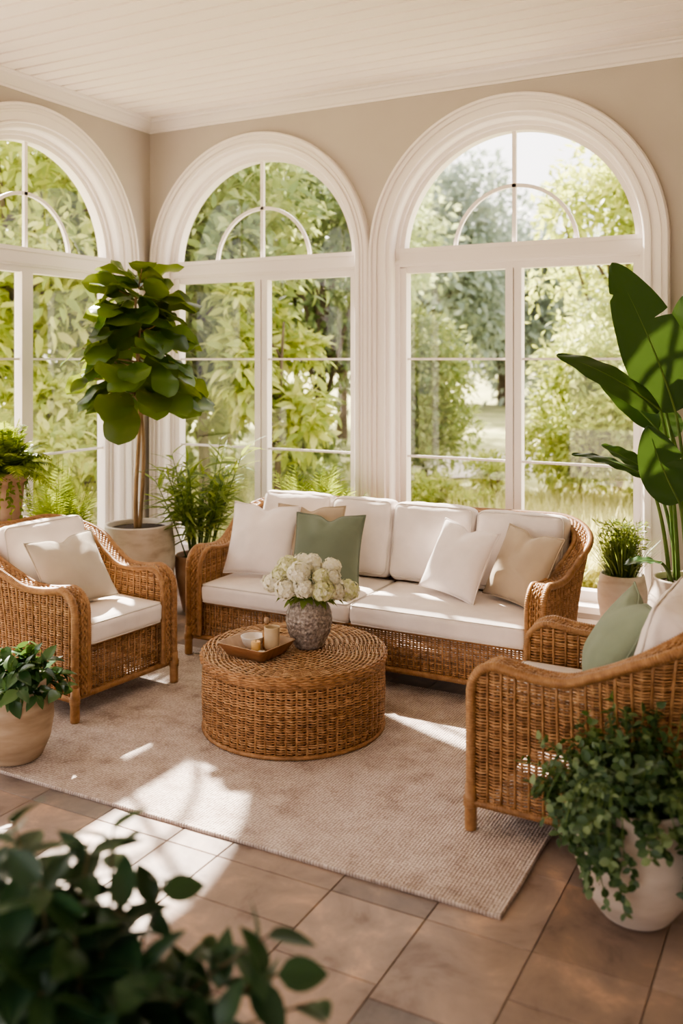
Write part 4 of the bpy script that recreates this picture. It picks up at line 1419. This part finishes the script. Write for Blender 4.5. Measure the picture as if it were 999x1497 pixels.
# ---------------------------------------------------------------- bouquet
def hydrangea(label, px, py, dd, rad, mat):
    p = spot(px, py, dd)
    base = np.array([VP[0], VP[1], TZ + .232])
    root = thing('hydrangea', label, 'flower', tuple(base), 0, 'hydrangeas in the grey vase')
    c = p - base
    r_ = np.random.default_rng(int(px * 13 + py))
    mb = MB()
    n_ = 110
    i = np.arange(n_) + .5
    ph = np.arccos(1 - 2 * i / n_); th = PI * (1 + 5 ** .5) * i
    Nn = np.stack([np.cos(th) * np.sin(ph), np.sin(th) * np.sin(ph), np.cos(ph)], -1)
    rr2 = rad * (1.04 + r_.normal(0, .11, n_))
    C = c + Nn * rr2[:, None] * np.array([1, 1, .9])
    T1 = nrm(np.cross(Nn, r_.normal(0, 1, (n_, 3)))); T2 = np.cross(Nn, T1)
    tm = leaf_t(.9, 2, .15, .12, 'round')
    for k in range(4):
        a = k * PI / 2
        D = T1 * math.cos(a) + T2 * math.sin(a) + Nn * .35
        scatter(mb, tm, C, D, Nn, rad * .34 * r_.uniform(.75, 1.25, n_))
    core = MB()
    a = np.linspace(-PI / 2, PI / 2, 9)
    mb.lathe(np.stack([np.cos(a) * rad * .80, np.sin(a) * rad * .72], -1), 16, c)
    mb.build('bloom', mat, root)
    st_ = MB()
    q = np.linspace(0, 1, 8)
    f0 = np.array([c[0] * .12, c[1] * .12, -.07]); f1 = np.array([c[0] * .45, c[1] * .45, .02])
    P = f0 * ((1 - q) ** 2)[:, None] + f1 * (2 * q * (1 - q))[:, None] + (c * .8) * (q ** 2)[:, None]
    st_.tube(P, .0035, 6)
    st_.build('stem', M['stem'], root)
    lf = MB()
    o = nrm(np.array([c[0], c[1], .01]))
    D = np.array([o * 1.0 + [0, 0, -.5], o + np.cross(o, UP) * .9 - UP * .25, o - np.cross(o, UP) * .9 - UP * .25])
    scatter(lf, leaf_t(.55, 4, .2, .25), np.repeat([P[5] - [0, 0, .01]], 3, 0), D, np.tile(UP + o * .3, (3, 1)), [.075, .07, .07])
    lf.build('leaf', M['palm'], root)
    return root


def zq(x, y): return 300 + x * .2402, 800 + y * .2402
for (x, y, dd, rad, mt, lb) in [
    (410, 215, 4.60, .043, 'bloom', 'white hydrangea bloom at the far left edge of the bouquet'),
    (492, 255, 4.53, .046, 'bloom', 'large white hydrangea at lower front left of the bouquet'),
    (602, 250, 4.51, .044, 'bloom', 'white hydrangea at the lower front centre of the bouquet'),
    (718, 265, 4.52, .050, 'bloom_g', 'biggest hydrangea with a yellow green eye at lower front right'),
    (795, 262, 4.58, .042, 'bloom', 'white hydrangea low on the right between two larger blooms'),
    (868, 262, 4.63, .048, 'bloom_g', 'creamy hydrangea hanging at the far right edge of the bouquet'),
    (572, 158, 4.53, .048, 'bloom', 'smooth white hydrangea in the upper middle of the bouquet'),
    (505, 112, 4.62, .045, 'bloom_g', 'greenish cream hydrangea at the upper left of the bouquet'),
    (652, 105, 4.64, .046, 'bloom', 'white hydrangea at the very top of the bouquet'),
    (772, 122, 4.62, .042, 'bloom', 'white hydrangea at the upper right of the bouquet'),
    (706, 180, 4.54, .036, 'bloom_g', 'small pale green hydrangea in the middle of the bouquet'),
    (775, 180, 4.57, .036, 'bloom', 'small cream hydrangea right of the bouquet centre'),
    (460, 165, 4.60, .040, 'bloom_g', 'pale hydrangea above the far left bloom'),
    (600, 90, 4.74, .042, 'bloom', 'hydrangea tucked at the back behind the top bloom'),
]:
    X, Y = zq(x, y)
    hydrangea(lb, X, Y, dd + .03, rad, M[mt])

# ---------------------------------------------------------------- tray and what is on it
TP = spot(375, 944, 4.50)
TYAW = math.radians(-6)
root = thing('serving_tray', 'brown wooden tray with flared sides on the coffee table', 'tray', (TP[0], TP[1], TZ), TYAW)
def rrect(hx, hy, r, z, n=6):
    P = []
    for (sx, sy, a0) in ((1, 1, 0), (-1, 1, PI / 2), (-1, -1, PI), (1, -1, 3 * PI / 2)):
        for k in range(n + 1):
            a = a0 + k / n * PI / 2
            P.append((sx * (hx - r) + r * math.cos(a), sy * (hy - r) + r * math.sin(a), z))
    return np.array(P)
def loft(rings, close=True):
    mb = MB()
    G = np.array([np.concatenate([r_, r_[:1]]) for r_ in rings])
    mb.grid(G)
    return mb
out = [rrect(.001, .001, .0005, .0), rrect(.105, .088, .02, .0), rrect(.112, .096, .022, .004), rrect(.145, .130, .025, .060), rrect(.147, .132, .025, .064)]
loft(out).build('tray_outside', M['tray'], root)
inn = [rrect(.147, .132, .025, .064), rrect(.144, .129, .025, .066), rrect(.139, .124, .024, .063), rrect(.107, .090, .02, .010), rrect(.001, .001, .0005, .010)]
loft(inn).build('tray_inside', M['tray_in'], root)
def on_tray(dx, dy, dz=.011):
    c, s = math.cos(TYAW), math.sin(TYAW)
    return (TP[0] + dx * c - dy * s, TP[1] + dx * s + dy * c, TZ + dz)
t = thing('beige_tumbler', 'tall beige ceramic tumbler standing on the wooden tray', 'tumbler', on_tray(.060, .045))
t.scale = (1.08, 1.08, 1.15)
mb = MB(); mb.lathe([(0, .012), (.028, .012), (.034, .022), (.035, .10), (.0345, .104), (.032, .104), (.031, .098), (.030, .02), (0, .018)], 32); mb.build('cup', M['mug'], t)
mb = MB(); mb.lathe([(0, 0), (.026, 0), (.03, .004), (.031, .016), (.028, .0165)], 32); mb.build('dark_base', M['tray'], t)
t = thing('pillar_candle', 'short honey coloured candle at the front of the tray', 'candle', on_tray(.018, -.026))
mb = MB(); mb.lathe([(0, 0), (.021, 0), (.0225, .002), (.0225, .056), (.021, .059), (.015, .058), (0, .055)], 28); mb.build('wax', M['wax'], t)
mb = MB(); mb.tube([(0, 0, .054), (.001, 0, .062), (.003, .001, .068)], .0012, 5); mb.build('wick', M['wick'], t)
mb = MB()
mb.lathe([(0, .004), (.02, .0), (.028, .002), (.045, .02), (.054, .048), (.056, .052), (.052, .052), (.042, .022), (.026, .008), (0, .007)], 36)
o = mb.build('cream_bowl', M['bowl'], None); o.location = on_tray(-.052, .036); o.scale = (1.05, 1.05, 1.15); tag(o, 'cream ceramic bowl at the back left of the tray', 'bowl')
t = thing('amber_bottle', 'small amber glass bottle with stopper behind the tumbler', 'bottle', on_tray(.008, .068))
t.scale = (1.1, 1.1, 1.15)
mb = MB(); mb.lathe([(0, 0), (.017, 0), (.019, .004), (.019, .065), (.012, .08), (.008, .086), (.008, .104), (.010, .106), (.006, .107)], 24); mb.build('bottle_body', M['amber'], t)
mb = MB(); mb.lathe([(0, .100), (.006, .100), (.0065, .108), (.011, .112), (.012, .12), (.008, .13), (0, .132)], 20); mb.build('stopper', M['tray_in'], t)
# folded sprigs and shells
t = thing('eucalyptus_sprig', 'grey green eucalyptus sprig lying along the tray front', 'sprig', on_tray(0, -.058))
mb = MB(); mb.tube([(-.10, .0, .006), (0, .008, .01), (.10, .0, .006)], .002, 5); mb.build('stem', M['brstem'], t)
mb = MB(); n_ = 40
xx = np.linspace(-.095, .095, n_)
P = np.stack([xx, .005 + 0 * xx, .010 + 0 * xx], -1)
D = np.stack([rng.normal(.3, .3, n_), np.where(np.arange(n_) % 2, 1, -1) * 1.0, rng.uniform(.1, .6, n_)], -1)
P[:, 1] += 0
scatter(mb, leaf_t(.7, 4, .1, .15, 'round'), P, D, np.tile(UP, (n_, 1)) + rng.normal(0, .3, (n_, 3)), rng.uniform(.018, .028, n_)); mb.build('foliage', M['euca'], t)
mb = MB()
def shell_fn(u, v): return (.026 * math.cos(u) * (.35 + .65 * v), .018 * math.sin(u) * (.35 + .65 * v), .018 * math.sin(PI * .5 * (1 - v) + .0) + .002 * math.cos(9 * u) * v)
G = np.array([[shell_fn(u, v) for v in np.linspace(1, .0, 9)] for u in np.linspace(0, 2 * PI, 33)]); mb.grid(G)
o = mb.build('seashell', M['shell'], None); o.location = on_tray(.066, -.04, .020); tag(o, 'white ribbed seashell lying on the tray beside the candle', 'shell')

# ---------------------------------------------------------------- garden
GZ = -.25
mb = MB()
k = 40
xs_ = np.linspace(-70, 60, k); ys_ = np.linspace(-40, 110, k)
G = np.array([[[x, y, GZ - .0 + (.0 if y < 12 else .01 * (y - 12)) * .5] for y in ys_] for x in xs_]); mb.grid(G)
struct('lawn', mb, M['lawn'])
mb = MB()
mb.add([(-7.0, -14, -.13), (9, -14, -.13), (9, WY + 1.1, -.13), (-7.0, WY + 1.1, -.13)], [[0, 1, 2, 3]])  # unseen pale ground, added to bounce sunlight up to the ceiling
mb.add([(-7.0, WY + 1.1, -.13), (9, WY + 1.1, -.13), (9, WY + 1.1, -.3), (-7.0, WY + 1.1, -.3)], [[0, 1, 2, 3]])
mb.add([(-7.0, -14, -.13), (-7.0, WY + 1.1, -.13), (-7.0, WY + 1.1, -.3), (-7.0, -14, -.3)], [[0, 1, 2, 3]])
struct('bounce_terrace', mb, M['path'])
def gpt(px, d):
    p = spot(px, 527, d); p[2] = GZ; return p
mb = MB()
pts = [gpt(560, 17), gpt(640, 17.5), gpt(700, 18), gpt(760, 18.5), gpt(830, 19)]
pf_ = np.array([[p + FWD * o + np.array([0, 0, .05 + .004 * (o + 1)]) for o in (-1.6, 0, 1.6)] for p in pts]); mb.grid(pf_)
struct('garden_path', mb, M['path'])
mb = MB()


def tree(name, label, cat, px, d, top, rad, leafm, size, n, z0=.6, trunk_r=.07, clumps=26, seed=0, group=None, squash=1.0, fork=True, tmk=None, clump_r=.42):
    """top: height above the ground; z0: height where the crown starts"""
    b = gpt(px, d)
    root = thing(name, label, cat, tuple(b), 0, group)
    r = np.random.default_rng(seed)
    cz = (top + z0) / 2; rz_ = (top - z0) / 2
    q = r.normal(0, 1, (clumps, 3)); q = q / np.linalg.norm(q, axis=1, keepdims=True) * r.uniform(.3, 1, (clumps, 1)) ** .5
    # rounder below, tapering above
    cc = q * np.array([rad * .78, rad * .78 * squash, rz_ * .82]) + np.array([0, 0, cz])
    cr = clump_r * min(rad, rz_) * r.uniform(.7, 1.2, clumps)
    which = r.integers(0, clumps, n)
    dirs = r.normal(0, 1, (n, 3)); dirs = nrm(dirs); dirs[:, 2] = np.where(r.random(n) < .6, abs(dirs[:, 2]), dirs[:, 2])
    P = cc[which] + dirs * (cr[which] * r.uniform(.55, 1.05, n))[:, None]
    P[:, 2] = np.maximum(P[:, 2], .03)
    D = dirs + r.normal(0, .6, (n, 3)); D[:, 2] -= .25
    Nn = nrm(dirs * .7 + UP * .8 + r.normal(0, .4, (n, 3)))
    mb = MB()
    scatter(mb, tmk or leaf_t(.5, 2, .15, .15), P, D, Nn, size * r.uniform(.6, 1.25, n))
    mb.build('foliage', leafm, root, smooth=True)
    tb = MB()
    t = np.linspace(0, 1, 10)
    lean = r.normal(0, .06, 2) * top
    C = np.stack([lean[0] * t ** 2, lean[1] * t ** 2, (top * .72) * t - .02], -1)
    tb.tube(C, trunk_r * (1 - .75 * t), 7)
    for k in range(min(clumps, 16)):
        f = r.uniform(.25, .85)
        s = np.array([np.interp(f, t, C[:, j]) for j in range(3)])
        if cc[k][2] < s[2]: s[2] = max(.05, cc[k][2] - .3 * abs(cc[k][0]))
        m_ = (s + cc[k]) / 2 + np.array([0, 0, -.06 * rad])
        tb.tube(np.array([s, m_, cc[k]]), [trunk_r * .45, trunk_r * .3, trunk_r * .12], 5)
    tb.build('trunk', M['tbark'], root)
    return root


BIG = leaf_t(.40, 4, .25, .4)
tree('broadleaf_tree', 'bright large leaved tree filling the left window', 'tree', 30, 11.5, 6.3, 1.9, TL['yellow'], .21, 9500, .3, .09, 30, 1, tmk=BIG)
tree('broadleaf_tree', 'pale leafy tree beside the room corner in the left window', 'tree', 120, 13.5, 7.4, 2.0, TL['pale'], .19, 10000, .3, .10, 32, 2, tmk=BIG)
tree('garden_shrub', 'low leafy shrub outside the lower left window', 'shrub', 100, 10.2, 1.9, 1.0, TL['yellow'], .16, 4200, .05, .03, 16, 3, tmk=BIG)
tree('broadleaf_tree', 'large leaved tree in the left half of the middle window', 'tree', 300, 12.5, 6.6, 1.65, TL['mid'], .21, 9000, .4, .09, 28, 4, tmk=BIG)
tree('broadleaf_tree', 'yellow tipped shrub tree rising beside the middle mullion', 'tree', 405, 11.0, 3.5, .72, TL['yellow'], .19, 2400, .6, .05, 14, 5, tmk=BIG)
tree('shade_tree', 'dark shady tree in the right half of the middle window', 'tree', 470, 16.0, 6.2, 1.7, TL['dark'], .20, 6500, 1.0, .12, 28, 6)
tree('tall_tree', 'tall pale tree crown in the middle window arch', 'tree', 330, 22, 9.0, 2.9, TL['pale'], .28, 8000, 1.5, .16, 34, 7)
tree('tall_tree', 'light green tree top at right of the middle window arch', 'tree', 500, 24, 8.3, 2.6, TL['pale'], .28, 6500, 1.5, .16, 30, 8)
tree('garden_shrub', 'brownish green shrub low in the middle window', 'shrub', 440, 15.0, 1.25, .95, TL['mid'], .14, 1800, .02, .03, 12, 9)
tree('rounded_bush', 'rounded green bush at left of the right window', 'bush', 622, 15.2, 2.75, .90, TL['mid'], .13, 10000, .12, .05, 40, 10, clump_r=.5)
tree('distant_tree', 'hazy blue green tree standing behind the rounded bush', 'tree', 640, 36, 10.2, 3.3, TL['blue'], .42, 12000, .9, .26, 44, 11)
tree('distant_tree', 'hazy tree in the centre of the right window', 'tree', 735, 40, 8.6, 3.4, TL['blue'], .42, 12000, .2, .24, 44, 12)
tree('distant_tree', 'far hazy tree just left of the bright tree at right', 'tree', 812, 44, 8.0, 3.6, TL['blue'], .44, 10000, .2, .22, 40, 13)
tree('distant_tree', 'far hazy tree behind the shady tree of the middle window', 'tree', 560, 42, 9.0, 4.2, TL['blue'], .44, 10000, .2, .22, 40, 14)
tree('broadleaf_tree', 'bright yellow green tree at right of the right window', 'tree', 905, 14.0, 6.2, 1.3, TL['yellow'], .17, 9500, 1.3, .09, 40, 15)
tree('rounded_bush', 'sunlit yellow green bush behind the bird of paradise', 'bush', 848, 12.6, 2.45, .84, TL['yellow'], .12, 12000, .05, .04, 44, 16, clump_r=.5)
tree('rounded_bush', 'pale green bush beside the bright bush at far right', 'bush', 965, 12.0, 2.6, .8, TL['yellow'], .13, 7000, .05, .04, 30, 17, clump_r=.5)
for k, (px, d, h, r0, lb) in enumerate([(598, 12.0, .62, .45, 'low hedge shrub at the left edge of the right window'), (640, 12.4, .55, .42, 'low hedge shrub under the rounded bush'),
                                        (690, 11.6, .42, .36, 'low hedge shrub left of the right mullion'), (500, 13.0, .7, .6, 'low shrub over the sofa in the middle window'),
                                        (725, 12.8, .8, .38, 'upright sunny shrub touching the right mullion')]):
    tree('hedge_shrub', lb, 'shrub', px, d, h, r0, TL['yellow'] if k != 3 else TL['mid'], .09, 1300, .02, .02, 12, 40 + k, group='low hedge shrubs on the lawn')
# woods behind everything
for k, (px, d, top, r0, lb) in enumerate([(-60, 24, 10, 3.2, 'dense tree behind the left window foliage'), (210, 26, 10.5, 3.2, 'dense dark tree behind the room corner'), (400, 30, 9.5, 3.2, 'dense tree behind the middle mullion'),
                                          (-160, 17, 7.5, 2.2, 'leafy tree beyond the left edge of the left window'), (960, 34, 9.5, 3.2, 'dense tree behind the bright tree at right'), (250, 17, 5.0, 1.8, 'shaded tree low behind the fig')]):
    tree('woodland_tree', lb, 'tree', px, d, top, r0, TL['pale'] if k % 2 == 0 else TL['mid'], .30, 5500, .3, .2, 28, 60 + k, group='woodland trees at the back of the garden')
# meadow grass
n = 26000
px = rng.uniform(660, 985, n); d = 8.3 + 4.6 * rng.random(n) ** 1.3
B = np.array([gpt(a, b) for a, b in zip(px, d)])
h = rng.uniform(.22, .62, n)
D = rdir(n, .55); D[:, 2] *= 1.4
mb = MB(); blades(mb, B, D, h, rng.uniform(.012, .026, n), rng.uniform(.1, .6, n), 4)
o = mb.build('meadow_grass', M['meadow'], None); tag(o, 'tall sunlit meadow grass outside the right window', 'grass', kind='stuff')
n = 9000
px = rng.uniform(-150, 660, n); d = 9.0 + 9 * rng.random(n)
B = np.array([gpt(a, b) for a, b in zip(px, d)])
D = rdir(n, .5)
mb = MB(); blades(mb, B, D, rng.uniform(.1, .35, n), rng.uniform(.01, .02, n), rng.uniform(.1, .5, n), 3)
o = mb.build('lawn_tufts', M['meadow'], None); tag(o, 'grass tufts growing under the trees', 'grass', kind='stuff')

# ---------------------------------------------------------------- light
SUN_AZ = math.atan2(.58, -.81); SUN_EL = math.radians(40)
sd = np.array([math.cos(SUN_AZ) * math.cos(SUN_EL), math.sin(SUN_AZ) * math.cos(SUN_EL), math.sin(SUN_EL)])
sl = bpy.data.lights.new('sun', 'SUN'); sl.energy = 20.0; sl.angle = math.radians(.8); sl.color = (1.0, .89, .79)
so = bpy.data.objects.new('sun', sl); COL.objects.link(so)
so.rotation_euler = Vector(-sd).to_track_quat('-Z', 'Y').to_euler()
so.location = (-12, 12, 14)

w = bpy.data.worlds.new('sky'); scene.world = w; w.use_nodes = True
nt = w.node_tree
bg = nt.nodes['Background']
sky = nt.nodes.new('ShaderNodeTexSky'); sky.sky_type = 'NISHITA'; sky.sun_disc = False
sky.sun_elevation = SUN_EL; sky.sun_rotation = PI / 2 - SUN_AZ
sky.air_density = 1.0; sky.dust_density = 4.0; sky.ozone_density = 1.0
mx = nt.nodes.new('ShaderNodeMixRGB'); mx.inputs[0].default_value = .7; mx.inputs[2].default_value = (5.8, 5.0, 4.75, 1)
nt.links.new(sky.outputs[0], mx.inputs[1]); nt.links.new(mx.outputs[0], bg.inputs['Color'])
bg.inputs['Strength'].default_value = .40

scene.view_settings.view_transform = 'AgX'
scene.view_settings.look = 'AgX - Medium High Contrast'
scene.view_settings.exposure = .75
